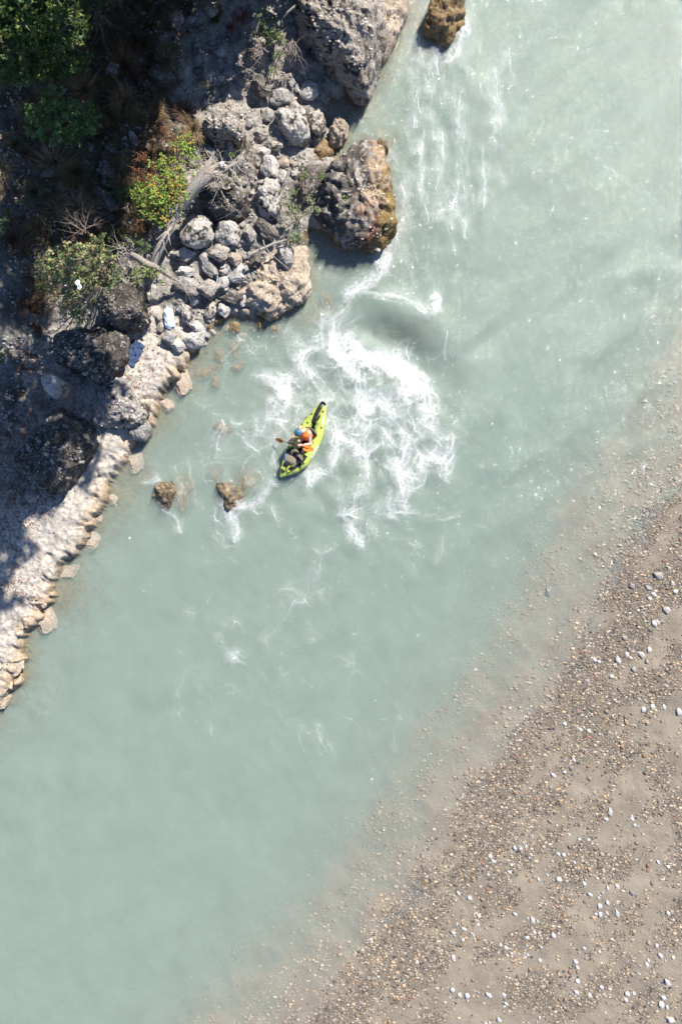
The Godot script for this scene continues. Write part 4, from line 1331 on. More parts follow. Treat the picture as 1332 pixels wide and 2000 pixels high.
	plant("thin_shrub", "thin straggling shrub below the green one near the largest boulder", "bush", on_ground(540, 110), [[540, 112, 9, 1.0], [548, 100, 9, 1.1], [538, 140, 9, 1.0], [550, 150, 7, 0.9], [582, 92, 7, 0.9], [575, 100, 7, 0.9]], broad, 560, 0.8, [Color(0.1, 0.14, 0.04), Color(0.16, 0.17, 0.07)], 0.012, pale)
	plant("crimson_shrub", "dark crimson shrub near the top edge", "bush", on_ground(463, 40), [[472, 25, 16, 1.4], [465, 45, 16, 1.3], [455, 55, 12, 1.2], [478, 35, 10, 1.3]], small, 700, 1.2, [Color(0.15, 0.03, 0.03), Color(0.1, 0.025, 0.025), Color(0.19, 0.05, 0.05)], 0.012, bark)
	plant("top_shrub", "small shrub with yellowing leaves touching the top edge", "bush", on_ground(230, 8), [[222, 5, 14, 2.2], [240, 12, 10, 2.1], [232, -8, 14, 2.2]], broad, 560, 0.9, [Color(0.16, 0.16, 0.05), Color(0.1, 0.12, 0.04), Color(0.25, 0.13, 0.05)], 0.015, bark)
	plant("headland_shrub", "sprawling grey green shrub between the tan outcrop and the headland", "bush", on_ground(580, 430), [[560, 385, 16, 1.0], [572, 400, 14, 1.0], [565, 415, 12, 0.95], [585, 408, 12, 1.0], [568, 440, 12, 0.9], [580, 458, 16, 0.9], [572, 470, 12, 0.85], [610, 395, 10, 1.0], [618, 412, 10, 1.0], [600, 385, 8, 1.0]], broad, 520, 0.8, [Color(0.12, 0.16, 0.06), Color(0.16, 0.19, 0.08), Color(0.2, 0.2, 0.11)], 0.015, pale)
	plant("headland_sprig", "sprig of bright leaves on the headland crown", "plant", on_ground(675, 398, 0.9), [[672, 392, 8, 1.3], [680, 388, 6, 1.3], [672, 402, 6, 1.28]], broad, 620, 0.7, [Color(0.12, 0.2, 0.04), Color(0.16, 0.22, 0.06)], 0.008, pale)
	plant("ridge_sprig", "sprig of leaves on the dark ridge left of the dome rock", "plant", on_ground(600, 340, 0.4), [[590, 335, 9, 0.95], [598, 345, 8, 0.95], [622, 348, 7, 0.95], [628, 340, 6, 0.95]], broad, 620, 0.75, [Color(0.1, 0.16, 0.04), Color(0.15, 0.19, 0.07)], 0.008, pale)
	plant("root_sprig", "sprig of leaves by the bleached root ball", "plant", on_ground(455, 300), [[455, 300, 8, 1.6], [448, 345, 12, 1.6], [430, 350, 12, 1.6], [462, 350, 10, 1.5]], broad, 620, 0.8, [Color(0.1, 0.16, 0.03), Color(0.16, 0.2, 0.06)], 0.008, pale)
	plant("grey_shrub", "small grey green shrub in the dry grass", "bush", on_ground(275, 220), [[275, 218, 16, 1.9], [285, 228, 10, 1.8]], small, 700, 1.0, [Color(0.17, 0.16, 0.08), Color(0.13, 0.13, 0.06)], 0.01, bark)
	plant("grey_shrub", "small pale shrub between grass and the red bush", "bush", on_ground(250, 300), [[250, 298, 13, 1.8], [246, 312, 10, 1.7]], small, 700, 1.0, [Color(0.17, 0.16, 0.08), Color(0.22, 0.19, 0.1)], 0.01, bark)
	plant("olive_shrub", "small olive shrub on the shaded slope right of the dry grass", "bush", on_ground(335, 95), [[325, 90, 18, 1.9], [350, 98, 14, 1.8], [365, 112, 10, 1.7], [400, 165, 10, 1.6]], small, 700, 1.1, [Color(0.11, 0.11, 0.045), Color(0.15, 0.14, 0.06), Color(0.08, 0.09, 0.035)], 0.01, bark)
	plant("edge_bush", "green leaves at the left edge of the shaded slope", "bush", on_ground(5, 430), [[0, 425, 22, 3.2], [10, 445, 14, 3.0]], broad, 520, 0.9, [Color(0.05, 0.09, 0.03)], 0.02, bark)
	plant("edge_bush", "small green leaves at the left edge near the leaf litter", "bush", on_ground(4, 690), [[4, 690, 16, 3.0], [12, 676, 8, 2.8]], broad, 520, 0.9, [Color(0.06, 0.10, 0.03)], 0.02, bark)
	# dry grass
	var tufts := []
	for k in 5:
		tufts.append(tuft_mesh(300, 0.6, 40 + k, 1.0, [Color(0.2, 0.145, 0.075), Color(0.16, 0.115, 0.065), Color(0.13, 0.12, 0.055), Color(0.24, 0.19, 0.12), Color(0.12, 0.07, 0.04)][k]))
	var fixed := [[110, 310, 1.5, 3], [128, 425, 1.6, 3], [165, 415, 1.5, 3], [90, 440, 1.3, 3], [165, 175, 1.2, 0], [205, 180, 1.1, 0], [235, 205, 1.3, 0], [210, 245, 1.1, 0], [245, 350, 1.2, 0], [130, 255, 1.1, 2], [375, 262, 1.1, 0], [245, 125, 1.3, 4], [270, 100, 1.2, 4], [230, 85, 1.2, 1], [285, 95, 1.1, 1], [365, 220, 1.0, 4], [150, 340, 1.3, 2], [95, 570, 1.2, 3], [70, 610, 1.2, 4], [80, 640, 1.0, 4]]
	var n := 0
	for f in fixed:
		grass_tuft(tufts[f[3]], f[0], f[1], f[2], ["straw tuft of dry grass spreading on the shaded slope", "big pale tuft of dry grass left of the long dark boulder"][1 if f[2] >= 1.5 else 0], "big pale grass tufts" if f[2] >= 1.5 else "dry grass tufts on the shaded slope")
	while n < 95:
		var px := rng.randf_range(20, 440)
		var py := rng.randf_range(20, 480)
		if not Geometry2D.is_point_in_polygon(V2(px, py), veg_poly):
			continue
		n += 1
		grass_tuft(tufts[rng.randi() % 5], px, py, rng.randf_range(0.5, 1.1), "straw tuft of dry grass spreading on the shaded slope", "dry grass tufts on the shaded slope")
	# low scrub between them, more than one could count
	var xf := []
	var cols := []
	for k in 9500:
		var px := rng.randf_range(-20, 460)
		var py := rng.randf_range(-20, 640)
		var q := V2(px, py)
		if not Geometry2D.is_point_in_polygon(q, veg_poly) or px < 60 + 30 * n2.get_noise_2d(py * 0.02, 1.0) and py > 200:
			continue
		if n3.get_noise_2d(q.x * 1.1 + 3.0, q.y * 1.1) < 0.0:
			continue
		var p := on_ground(px, py, rng.randf_range(0.02, 0.25))
		xf.append(Transform3D(Basis.from_euler(Vector3(rng.randf_range(-0.6, 0.6), rng.randf() * TAU, rng.randf_range(0.0, 1.2))).scaled(Vector3.ONE * rng.randf_range(0.8, 1.7)), p))
		cols.append([Color(0.12, 0.075, 0.035), Color(0.09, 0.09, 0.035), Color(0.07, 0.085, 0.03), Color(0.15, 0.07, 0.04), Color(0.16, 0.125, 0.06)][(rng.randi() % 5 + int(4.0 * absf(n3.get_noise_2d(q.x * 0.5, q.y * 0.5)))) % 5])
	tag(many("undergrowth", small, M.leaf, xf, cols), "low brown and olive scrub covering the shaded slope at upper left", "undergrowth")
	# bleached and dead wood
	var wood := Color(0.6, 0.54, 0.48)
	var lg := thing("fallen_log", "thick grey weathered log leaning beside the yellow green bush", "log", W(340, 440, 1.4))
	var mb := MB.new()
	var path := [W(300, 520, 1.1), W(308, 492, 1.25), W(329, 455, 1.38), W(342, 418, 1.52), W(362, 392, 1.65), W(378, 368, 1.8), W(398, 345, 1.9)]
	for k in path.size():
		path[k] -= lg.position
	mb.tube(path, [0.09, 0.12, 0.1, 0.105, 0.125, 0.16, 0.14], 12, Color(0.52, 0.475, 0.43), 0.16)
	for k in 5:
		var e := W([428, 440, 415, 446, 395][k], [318, 335, 305, 350, 322][k], [1.85, 1.75, 1.95, 1.6, 1.9][k]) - lg.position
		mb.tube([path[5], path[6].lerp(e, 0.3) + Vector3.UP * 0.05, e.lerp(path[6], 0.35), e], [0.12, 0.11, 0.07, 0.02], 8, Color(0.52, 0.46, 0.41), 0.2)
	put("trunk", mb.mesh(), M.bark, lg)
	mb = MB.new()
	for k in 60:
		var s: Vector3 = W(rng.randf_range(380, 455), rng.randf_range(315, 350), rng.randf_range(1.6, 1.95)) - lg.position
		twig(mb, s, Vector3(rng.randfn(), rng.randf_range(-0.4, 0.3), rng.randfn()), rng.randf_range(0.2, 0.5), rng.randf_range(0.012, 0.03), 1, wood, 0.05, 0.6)
	twig(mb, W(410, 340, 1.8) - lg.position, Vector3(1, 0, -0.3), 0.9, 0.09, 1, wood)
	twig(mb, W(425, 350, 1.7) - lg.position, Vector3(0.4, -0.3, 1), 0.9, 0.025, 1, wood)
	put("root_ball", mb.mesh(), M.bark, lg)
	mb = MB.new()
	twig(mb, W(335, 445, 1.5) - lg.position, Vector3(-0.8, 0.1, 0.75), 0.7, 0.04, 1, wood)
	put("side_branch", mb.mesh(), M.bark, lg)
	var fork := thing("root_fork", "bleached driftwood root reaching from the olive bush to the log", "driftwood", W(280, 510, 1.5))
	mb = MB.new()
	var rp := [W(255, 495, 1.9), W(268, 502, 1.85), W(285, 515, 1.7), W(300, 520, 1.5), W(318, 530, 1.2), W(335, 542, 0.95), W(350, 550, 0.85)]
	for k in rp.size():
		rp[k] -= fork.position
	mb.tube(rp, [0.05, 0.09, 0.095, 0.09, 0.06, 0.035, 0.015], 9, Color(0.48, 0.43, 0.38), 0.15)
	put("root", mb.mesh(), M.bark, fork)
	mb = MB.new()
	for k in 16:
		twig(mb, W(rng.randf_range(228, 262), rng.randf_range(482, 500), 1.9) - fork.position, Vector3(rng.randfn(), rng.randf_range(-0.3, 0.3), rng.randfn()), rng.randf_range(0.3, 0.6), 0.014, 1, wood, 0.0, 0.6)
	for k in 8:
		twig(mb, W(325 + k * 5, 535 + k * 3, 1.0) - fork.position, Vector3(1, -0.2, 0.6 + rng.randfn() * 0.4), 0.5, 0.01, 1, wood, 0.0, 0.5)
	put("rootlet", mb.mesh(), M.bark, fork)
	var sticks := [
		["dead_branch", "grey branch hanging from the olive bush to the dark block", [[250, 505, 2.2], [244, 530, 2.0], [232, 548, 1.9], [212, 565, 1.9]], 0.03],
		["dead_root", "pale root running down beside the dark pebble studded block", [[262, 565, 1.2], [266, 585, 1.1], [272, 605, 1.0], [284, 622, 0.9], [290, 632, 0.85]], 0.07],
		["white_stick", "long white bare stick lying across the stones near the outcrop", [[488, 497, 0.95], [510, 487, 0.95], [535, 476, 0.92], [560, 468, 0.9], [575, 462, 0.85]], 0.05],
		["bent_twig", "thin bent twig arching over the tan outcrop", [[514, 469, 1.2], [517, 480, 1.2], [526, 493, 1.15], [545, 510, 1.05], [560, 522, 0.95], [570, 531, 0.85]], 0.018],
		["grey_stick", "grey stick propped on the little white block above the furrowed rock", [[567, 327, 0.95], [562, 340, 0.9], [556, 355, 0.8], [549, 374, 0.7]], 0.04],
		["fallen_twig", "thin twig lying from the root fork to a pointed white stone", [[335, 548, 0.8], [352, 560, 0.75], [372, 577, 0.7]], 0.015],
		["log_branch", "grey branch reaching along the shaded edge of the largest boulder", [[600, -6, 1.2], [580, 10, 1.1], [562, 24, 1.0], [550, 38, 0.9]], 0.05]]
	for s in sticks:
		var c: Vector3 = W(s[2][0][0], s[2][0][1], s[2][0][2])
		mb = MB.new()
		var pts := []
		var rad := []
		for k in s[2].size():
			pts.append(W(s[2][k][0], s[2][k][1], s[2][k][2]) - c)
			rad.append(s[3] * (1.0 - 0.6 * k / (s[2].size() - 1.0)))
		mb.tube(pts, rad, 7, Color(0.55, 0.51, 0.47) if s[0] != "dead_branch" else Color(0.36, 0.32, 0.28), 0.15)
		tag(put(s[0], mb.mesh(), M.bark, null, c), s[1], "stick")
	for b in [["bare_twigs", "fan of bare pinkish twigs under the green shrub near the top", 512, 103, 1.2, Vector3(-1, 0.0, 0.25), 14, 0.75], ["bare_twigs", "tangle of bare twigs right of the thin shrub", 572, 80, 1.2, Vector3(0.2, 0, 1), 10, 0.7], ["bare_twigs", "bare wiry twigs beside the wedge stone in the rubble", 480, 300, 1.1, Vector3(0.3, 0, -0.8), 9, 0.7], ["bare_twigs", "bare branching twigs over the lower olive bush", 190, 560, 3.1, Vector3(-0.6, -0.1, 0.9), 7, 0.9], ["bare_twigs", "grey bare twigs above the top of the olive bush", 165, 455, 2.9, Vector3(-0.3, 0, -1), 7, 0.7], ["bare_twigs", "grey weathered twigs on the ridge below the sprig", 605, 350, 0.9, Vector3(-0.5, 0, 0.8), 9, 0.5], ["bare_twigs", "reddish wiry twigs hanging by the pale cracked rock", 128, 760, 1.7, Vector3(0.3, 0, 1), 14, 0.6], ["bare_twigs", "dark dead twigs left of the yellow green bush", 250, 405, 1.5, Vector3(-0.3, 0, 1), 8, 0.6], ["bare_twigs", "bare twigs at the top edge between tree and shaded boulder", 190, 20, 2.4, Vector3(0.2, 0, 1), 8, 0.9]]:
		var at := W(b[2], b[3], b[4])
		mb = MB.new()
		for k in b[6]:
			twig(mb, Vector3(rng.randfn() * 0.06, 0, rng.randfn() * 0.06), b[5] + Vector3(rng.randfn(), rng.randfn() * 0.3, rng.randfn()) * 0.55, b[7] * rng.randf_range(0.5, 1.1), rng.randf_range(0.008, 0.018), 2, Color(0.46, 0.38, 0.33) if b[2] > 480 else Color(0.34, 0.27, 0.22), 0.06, 0.5)
		tag(put(b[0], mb.mesh(), M.bark, null, at), b[1], "twigs")

func grass_tuft(m: Mesh, px: float, py: float, s: float, label: String, group: String) -> void:
	var o := put("grass_tuft", m, M.grass, null, on_ground(px, py, -0.03))
	o.basis = Basis(Vector3.UP, rng.randf() * TAU) * Basis(Vector3(1, 0, 0), rng.randf_range(0.1, 0.9)) * Basis.from_scale(Vector3(s, s, s))
	tag(o, label, "grass tuft", group)

# tall trees of the bank above the frame: they cast the broad shade on the left bank
func shade_trees() -> void:
	var spray := spray_mesh(12, 0.24, 0.2, 0.5, 1, 9)
	var marks := [[60, 40, 100], [150, 90, 100], [250, 40, 100], [350, 40, 80], [440, 60, 70], [500, 20, 60], [60, 180, 110], [180, 190, 100], [290, 150, 90], [375, 145, 60], [430, 130, 40], [70, 320, 80], [160, 320, 95], [235, 260, 60], [160, 400, 45], [190, 330, 60], [245, 330, 42], [180, 420, 55], [125, 400, 70], [235, 250, 55], [315, 225, 50], [365, 190, 40], [220, 480, 30], [145, 470, 40], [30, 340, 70], [60, 420, 50], [40, 800, 90], [120, 860, 70], [180, 790, 40], [20, 920, 90], [50, 950, 48], [140, 885, 26], [-18, 1040, 80], [-50, 1150, 78], [35, 610, 50], [-130, 1290, 90]]
	var dirn := SUN / SUN.y
	var groups := [[], [], [], [], []]
	var feet := [Vector3(-9.5, 1.5, -19), Vector3(-6.5, 1.2, -20.5), Vector3(-3.5, 1.0, -19.5), Vector3(-1.0, 0.8, -21.0), Vector3(-12.5, 2.0, -17)]
	for m in marks:
		var p := W(m[0], m[1], 0.8)
		var r: float = m[2] / PXM * 0.95
		var t := 0.0
		while t < 30.0:
			t += 0.2
			var q := p + dirn * t
			# clear of the picture by the crown's own radius
			var half := (CAM - q.y) / CAM
			if q.z < -(1000.0 / PXM * half) - r * 1.25 - 0.9 or q.x < -(666.0 / PXM * half) - r * 1.25 - 0.9:
				break
		var q := p + dirn * t
		var best := 0
		for k in feet.size():
			if absf(feet[k].x - q.x) < absf(feet[best].x - q.x):
				best = k
		groups[best].append([q, r])
	for k in feet.size():
		if groups[k].is_empty():
			continue
		var top := 4.0
		for g in groups[k]:
			top = maxf(top, g[0].y)
		var t := plant("tall_tree", ["tall tree above the frame, second from the left", "tall tree above the frame, third from the left", "tall tree above the frame over the rubble", "tall tree above the frame nearest the river", "tall tree above the frame furthest left"][k], "tree", feet[k], groups[k], spray, 90, 1.0, [Color(0.07, 0.12, 0.03), Color(0.055, 0.1, 0.025), Color(0.09, 0.14, 0.035)], 0.06, Color(0.18, 0.15, 0.12), 0.6, "", true)
		t.set_meta("group", "tall trees above the frame")

func litter() -> void:
	var mb := MB.new()
	var e := [Vector3(-0.5, 0, 0), Vector3(0, 0.12, 0.3), Vector3(0.5, 0.05, 0), Vector3(0, 0.12, -0.3), Vector3(0, -0.02, 0)]
	for p in e:
		mb.add(p)
	mb.tri3(0, 1, 4)
	mb.tri3(1, 2, 4)
	mb.tri3(2, 3, 4)
	mb.tri3(3, 0, 4)
	var leaf := mb.mesh()
	var xf := []
	var cols := []
	# drifts: middle, spread and count
	for d in [[30, 850, 45, 900], [75, 960, 28, 320], [20, 990, 40, 420], [10, 1060, 26, 200], [45, 930, 30, 300], [60, 700, 22, 260], [75, 790, 24, 260], [30, 1150, 24, 60], [5, 1148, 12, 80], [50, 1165, 14, 60], [75, 1190, 8, 50], [10, 1310, 12, 110], [285, 600, 9, 70], [300, 690, 40, 110], [270, 740, 24, 60], [440, 490, 40, 90], [380, 440, 14, 90], [470, 400, 25, 60], [490, 315, 26, 90], [610, 150, 20, 70], [560, 140, 24, 60], [200, 130, 80, 600], [120, 300, 90, 900], [230, 420, 50, 300], [330, 130, 50, 250], [470, 200, 40, 90]]:
		for k in d[3]:
			var px: float = d[0] + rng.randfn() * d[2]
			var py: float = d[1] + rng.randfn() * d[2]
			var p := on_ground(px, py, 0.012)
			if dist(dl, p.x, p.z) < 0.3:
				continue
			var s := rng.randf_range(0.03, 0.07)
			xf.append(Transform3D(Basis.from_euler(Vector3(rng.randf_range(-0.4, 0.4), rng.randf() * TAU, rng.randf_range(-0.4, 0.4))).scaled(Vector3.ONE * s), p))
			cols.append([Color(0.24, 0.085, 0.04), Color(0.17, 0.07, 0.04), Color(0.32, 0.14, 0.06), Color(0.12, 0.06, 0.035)][rng.randi() % 4])
	tag(many("leaf_litter", leaf, M.dead_leaf, xf, cols), "red brown fallen leaves drifted on the shaded shelf and slope", "leaf litter")

func small_things() -> void:
	# crumpled pale blue bag on the shelf
	var bag := mat("blue_plastic", Color(0.42, 0.52, 0.72), 0.4)
	ico(4)
	var mb := MB.new()
	for p0 in ico_v[4]:
		var p: Vector3 = p0
		p *= 1.0 + 0.35 * nr.get_noise_3d(p.x * 0.9, p.y * 0.9, p.z * 0.9 + 4.0) + 0.12 * n1.get_noise_3d(p.x * 3.0, p.y * 3.0, p.z * 3.0)
		var waist := 0.75 + 0.25 * absf(p.z)
		mb.add(Vector3(p.x * 0.15 * waist, maxf(p.y, -0.5) * 0.07, p.z * 0.28))
	mb.i = ico_i[4].duplicate()
	var o := put("plastic_bag", mb.mesh(), bag, null, on_ground(331, 622, 0.06))
	o.rotation.y = 0.15
	tag(o, "crumpled pale blue plastic bag lying on the shelf", "plastic bag")
	# dark blue cloth in the shade under the block
	var cloth := mat("blue_cloth", Color(0.035, 0.06, 0.13), 0.85)
	mb = MB.new()
	var n := 22
	for j in n:
		for k in n:
			var u := k / (n - 1.0) - 0.5
			var w := j / (n - 1.0) - 0.5
			mb.add(Vector3(u * 0.42 + 0.05 * n1.get_noise_2d(w * 4.0, 3.0), 0.05 + 0.07 * nr.get_noise_2d(u * 2.6, w * 2.6), w * 0.7 + 0.05 * n1.get_noise_2d(u * 4.0, 9.0)))
	for j in n - 1:
		for k in n - 1:
			mb.quad(j * n + k, j * n + k + 1, (j + 1) * n + k + 1, (j + 1) * n + k)
	o = put("blue_cloth", mb.mesh(), cloth, null, on_ground(262, 690, 0.02))
	o.rotation.y = -0.5
	tag(o, "dark blue rag on the shelf in the shade of the blocks", "cloth")
	var scrap := mat("scrap", Color(0.7, 0.72, 0.75), 0.6)
	mb = MB.new()
	n = 7
	for j in n:
		for k in n:
			var u := k / (n - 1.0) - 0.5
			var w := j / (n - 1.0) - 0.5
			mb.add(Vector3(u * 0.1 + 0.03 * sin(w * 7.0), 0.03 * sin(u * 9.0 + w * 5.0), w * 0.24))
	for j in n - 1:
		for k in n - 1:
			mb.quad(j * n + k, j * n + k + 1, (j + 1) * n + k + 1, (j + 1) * n + k)
	o = put("paper_scrap", mb.mesh(), scrap, null, W(154, 556, 3.35))
	tag(o, "white scrap of paper caught in the olive bush", "litter")
	o = put("paper_scrap", mb.mesh(), scrap, null, W(436, 320, 1.95))
	o.scale = Vector3(1.2, 1, 0.5)
	tag(o, "small white square scrap on the bleached root ball", "litter")
	mb = MB.new()
	mb.tube([on_ground(423, 531, 0.16), on_ground(426, 540, 0.2), on_ground(424, 549, 0.16)], [0.012, 0.012, 0.012], 6, Color(0.2, 0.45, 0.7))
	mat("cord_blue", Color(0.2, 0.45, 0.7), 0.5)
	tag(put("string", mb.mesh(), M.cord_blue), "short end of bright blue cord between two stones", "cord")

# ------------------------------------------------------------------ raft and paddler
const RU := Vector3(0.531, 0, -0.847)   # along the raft, towards the stern
const RV := Vector3(0.847, 0, 0.531)    # across it
var raft_at := Vector3.ZERO

# a point named by its place in the enlarged view of the raft, as (along, up, across) of the raft
func cr(cx: float, cy: float, h := 0.0) -> Vector3:
	return Vector3(((cx - 640.0) * 0.531 - (cy - 985.0) * 0.847) / 818.0, h, ((cx - 640.0) * 0.847 + (cy - 985.0) * 0.531) / 818.0)

func table(us: Array, vs: Array, u: float) -> float:
	for k in us.size() - 1:
		if u <= us[k + 1]:
			var t := clampf((u - us[k]) / (us[k + 1] - us[k]), 0.0, 1.0)
			return lerpf(vs[k], vs[k + 1], t * t * (3.0 - 2.0 * t) * 0.5 + t * 0.5)
	return vs[-1]

var hull_u := [-1.24, -1.1, -0.97, -0.75, -0.5, -0.2, 0.1, 0.35, 0.6, 0.85, 1.05, 1.17, 1.24]
func hull_w(u: float) -> float:
	return table(hull_u, [0.035, 0.12, 0.205, 0.31, 0.385, 0.40, 0.395, 0.38, 0.325, 0.245, 0.165, 0.115, 0.08], u)
func hull_c(u: float) -> float:
	return table(hull_u, [0.0, 0.02, 0.05, 0.10, 0.12, 0.12, 0.10, 0.065, 0.035, 0.01, -0.015, -0.03, -0.035], u)
func hull_r(u: float) -> float:
	return minf(0.155, hull_w(u) * 0.53 + 0.005)
func hull_y(u: float) -> float:
	return hull_r(u) - 0.04 + 0.12 * sstep(-0.6, -1.24, u) + 0.2 * sstep(0.55, 1.24, u)
func on_tube(u: float, v: float, lift := 0.0) -> Vector3:
	var r := hull_r(u) + lift
	var off := hull_w(u) - hull_r(u)
	var side := 1.0 if v >= hull_c(u) else -1.0
	var dv := clampf(v - hull_c(u) - side * off, -r * 0.92, r * 0.92)
	return Vector3(u, hull_y(u) + sqrt(r * r - dv * dv), hull_c(u) + side * off + dv)
func tube_normal(p: Vector3) -> Vector3:
	var side := 1.0 if p.z >= hull_c(p.x) else -1.0
	return Vector3(0, p.y - hull_y(p.x), p.z - hull_c(p.x) - side * (hull_w(p.x) - hull_r(p.x))).normalized()

func make_raft() -> void:
	var mid := W(540.0 + 640.0 / 12.1, 780.0 + 985.0 / 12.1, 0.1)
	raft_at = Vector3(mid.x, water_h(mid.x, mid.z) + 0.01, mid.z)
	var t := thing("packraft", "lime green inflatable packraft with black stern strip and pale lettering", "raft", raft_at)
	t.basis = Basis(RU, Vector3.UP, RV) * Basis(Vector3(1, 0, 0), deg_to_rad(-6.0)) * Basis(Vector3(0, 0, 1), deg_to_rad(1.5))
	var lime := mat("lime", Color(0.37, 0.445, 0.095), 0.32)
	lime.heightmap_enabled = false
	mat("black_rubber", Color(0.018, 0.018, 0.02), 0.35)
	mat("black_cloth", Color(0.012, 0.012, 0.016), 0.8)
	mat("grey_cloth", Color(0.07, 0.075, 0.085), 0.75)
	mat("pale_print", Color(0.66, 0.74, 0.86), 0.5)
	mat("white_print", Color(0.75, 0.78, 0.78), 0.5)
	mat("blue_cord", Color(0.07, 0.2, 0.5), 0.6)
	for side in [-1.0, 1.0]:
		var mb := MB.new()
		var pts := []
		var rad := []
		for k in 61:
			var u := lerpf(-1.245, 1.24, k / 60.0)
			pts.append(Vector3(u, hull_y(u), hull_c(u) + side * (hull_w(u) - hull_r(u))))
			rad.append(hull_r(u) * (1.0 + 0.012 * n3.get_noise_2d(u * 7.0, side)))
		mb.tube(pts, rad, 26, Color.WHITE)
		put("side_tube", mb.mesh(), M.lime, t)
	# floor and lining
	var fl := MB.new()
	for k in 41:
		var u := lerpf(-0.95, 0.66, k / 40.0)
		var half := maxf(hull_w(u) - hull_r(u), 0.02)
		for j in 9:
			var f := j / 4.0 - 1.0
			fl.add(Vector3(u, 0.045 + 0.05 * f * f + 0.012 * n1.get_noise_2d(u * 6.0, f * 2.0) + 0.12 * sstep(-0.75, -0.95, u), hull_c(u) + f * half))
	for k in 40:
		for j in 8:
			fl.quad(k * 9 + j, (k + 1) * 9 + j, (k + 1) * 9 + j + 1, k * 9 + j + 1)
	put("floor", fl.mesh(), M.black_cloth, t)
	# black lining that rises over the inner sides of the bow
	var ln := MB.new()
	for k in 31:
		var u := lerpf(-0.93, -0.32, k / 30.0)
		for j in 13:
			var f := j / 6.0 - 1.0
			var reach: float = 0.35 + 0.5 * sstep(-0.45, -0.9, u)
			var v := hull_c(u) + f * (hull_w(u) - hull_r(u) * (1.0 - reach * 0.5))
			var p := on_tube(u, v, 0.006)
			var inside := absf(f) * (hull_w(u) - hull_r(u) * (1.0 - reach * 0.5)) < hull_w(u) - 1.75 * hull_r(u)
			ln.add(Vector3(u, 0.07, v) if inside else p)
	for k in 30:
		for j in 12:
			ln.quad(k * 13 + j, (k + 1) * 13 + j, (k + 1) * 13 + j + 1, k * 13 + j + 1)
	put("bow_lining", ln.mesh(), M.black_cloth, t)
	# strip over the stern
	var st := MB.new()
	for k in 25:
		var u := lerpf(0.5, 1.245, k / 24.0)
		var v := hull_c(u) - 0.02 - 0.035 * sin(PI * k / 24.0)
		for j in 5:
			var f := j / 2.0 - 1.0
			var w := lerpf(0.055, 0.066, k / 24.0)
			st.add(Vector3(u, hull_y(u) + hull_r(u) + 0.006 + 0.01 * (1.0 - f * f) - 0.14 * sstep(0.62, 0.5, u), v + f * w))
	for k in 24:
		for j in 4:
			st.quad(k * 5 + j, (k + 1) * 5 + j, (k + 1) * 5 + j + 1, k * 5 + j + 1)
	put("stern_strip", st.mesh(), M.black_rubber, t)
	var lip := MB.new()
	lip.tube([Vector3(1.235, hull_y(1.23) + 0.1, -0.1), Vector3(1.25, hull_y(1.23) + 0.11, -0.03), Vector3(1.235, hull_y(1.23) + 0.1, 0.05)], [0.02, 0.024, 0.02], 8, Color.WHITE)
	put("stern_lip", lip.mesh(), M.black_rubber, t)
	# backrest behind the paddler
	var bk := MB.new()
	for j in 9:
		for k in 13:
			var f := k / 6.0 - 1.0
			bk.add(Vector3(0.33 + 0.05 * j / 8.0 - 0.07 * f * f, 0.1 + 0.36 * j / 8.0 * (1.0 - 0.25 * f * f), 0.1 + f * 0.2))
	for j in 9:
		for k in 13:
			bk.add(bk.v[j * 13 + k] + Vector3(0.055, 0, 0))
	for j in 8:
		for k in 12:
			var o := j * 13 + k
			bk.quad(o, o + 1, o + 14, o + 13)
			bk.quad(o + 117, o + 130, o + 131, o + 118)
	for k in 12:
		var o := 8 * 13 + k
		bk.quad(o, o + 1, o + 118, o + 117)
	for j in 8:
		bk.quad(j * 13, (j + 1) * 13, (j + 1) * 13 + 117, j * 13 + 117)
		bk.quad(j * 13 + 12, j * 13 + 129, (j + 1) * 13 + 129, (j + 1) * 13 + 12)
	put("backrest", bk.mesh(), M.grey_cloth, t)
	# patches with rings
	for c in [[1138, 320], [860, 368], [765, 570], [940, 702], [1090, 698], [880, 1050], [672, 1540], [718, 442], [135, 1560], [715, 1415]]:
		var q := cr(c[0], c[1])
		var p := on_tube(q.x, q.z)
		var nn := tube_normal(p)
		var mb := MB.new()
		mb.tube([p - nn * 0.004, p + nn * 0.008], [0.032, 0.028], 16, Color.WHITE)
		var patch := put("strap_patch", mb.mesh(), M.black_rubber, t)
		var ring := MB.new()
		var loop := []
		var lr := []
		for k in 13:
			var a := TAU * k / 12.0
			loop.append(p + nn * 0.014 + Vector3(cos(a), 0, 0) * 0.016 + nn.cross(Vector3(1, 0, 0)) * sin(a) * 0.016)
			lr.append(0.0035)
		ring.tube(loop, lr, 5, Color.WHITE)
		put("ring", ring.mesh(), M.grey_cloth, patch)
	for h in [[1000, 510, 1065, 405], [140, 1670, 215, 1730]]:
		var a := cr(h[0], h[1])
		var b := cr(h[2], h[3])
		var mb := MB.new()
		var pts := []
		for k in 7:
			var q := a.lerp(b, k / 6.0)
			pts.append(on_tube(q.x, q.z, 0.006 + 0.012 * sin(PI * k / 6.0)))
		mb.tube(pts, [0.02, 0.03, 0.032, 0.032, 0.032, 0.03, 0.02], 10, Color.WHITE)
		put("grab_handle", mb.mesh(), M.black_rubber, t)
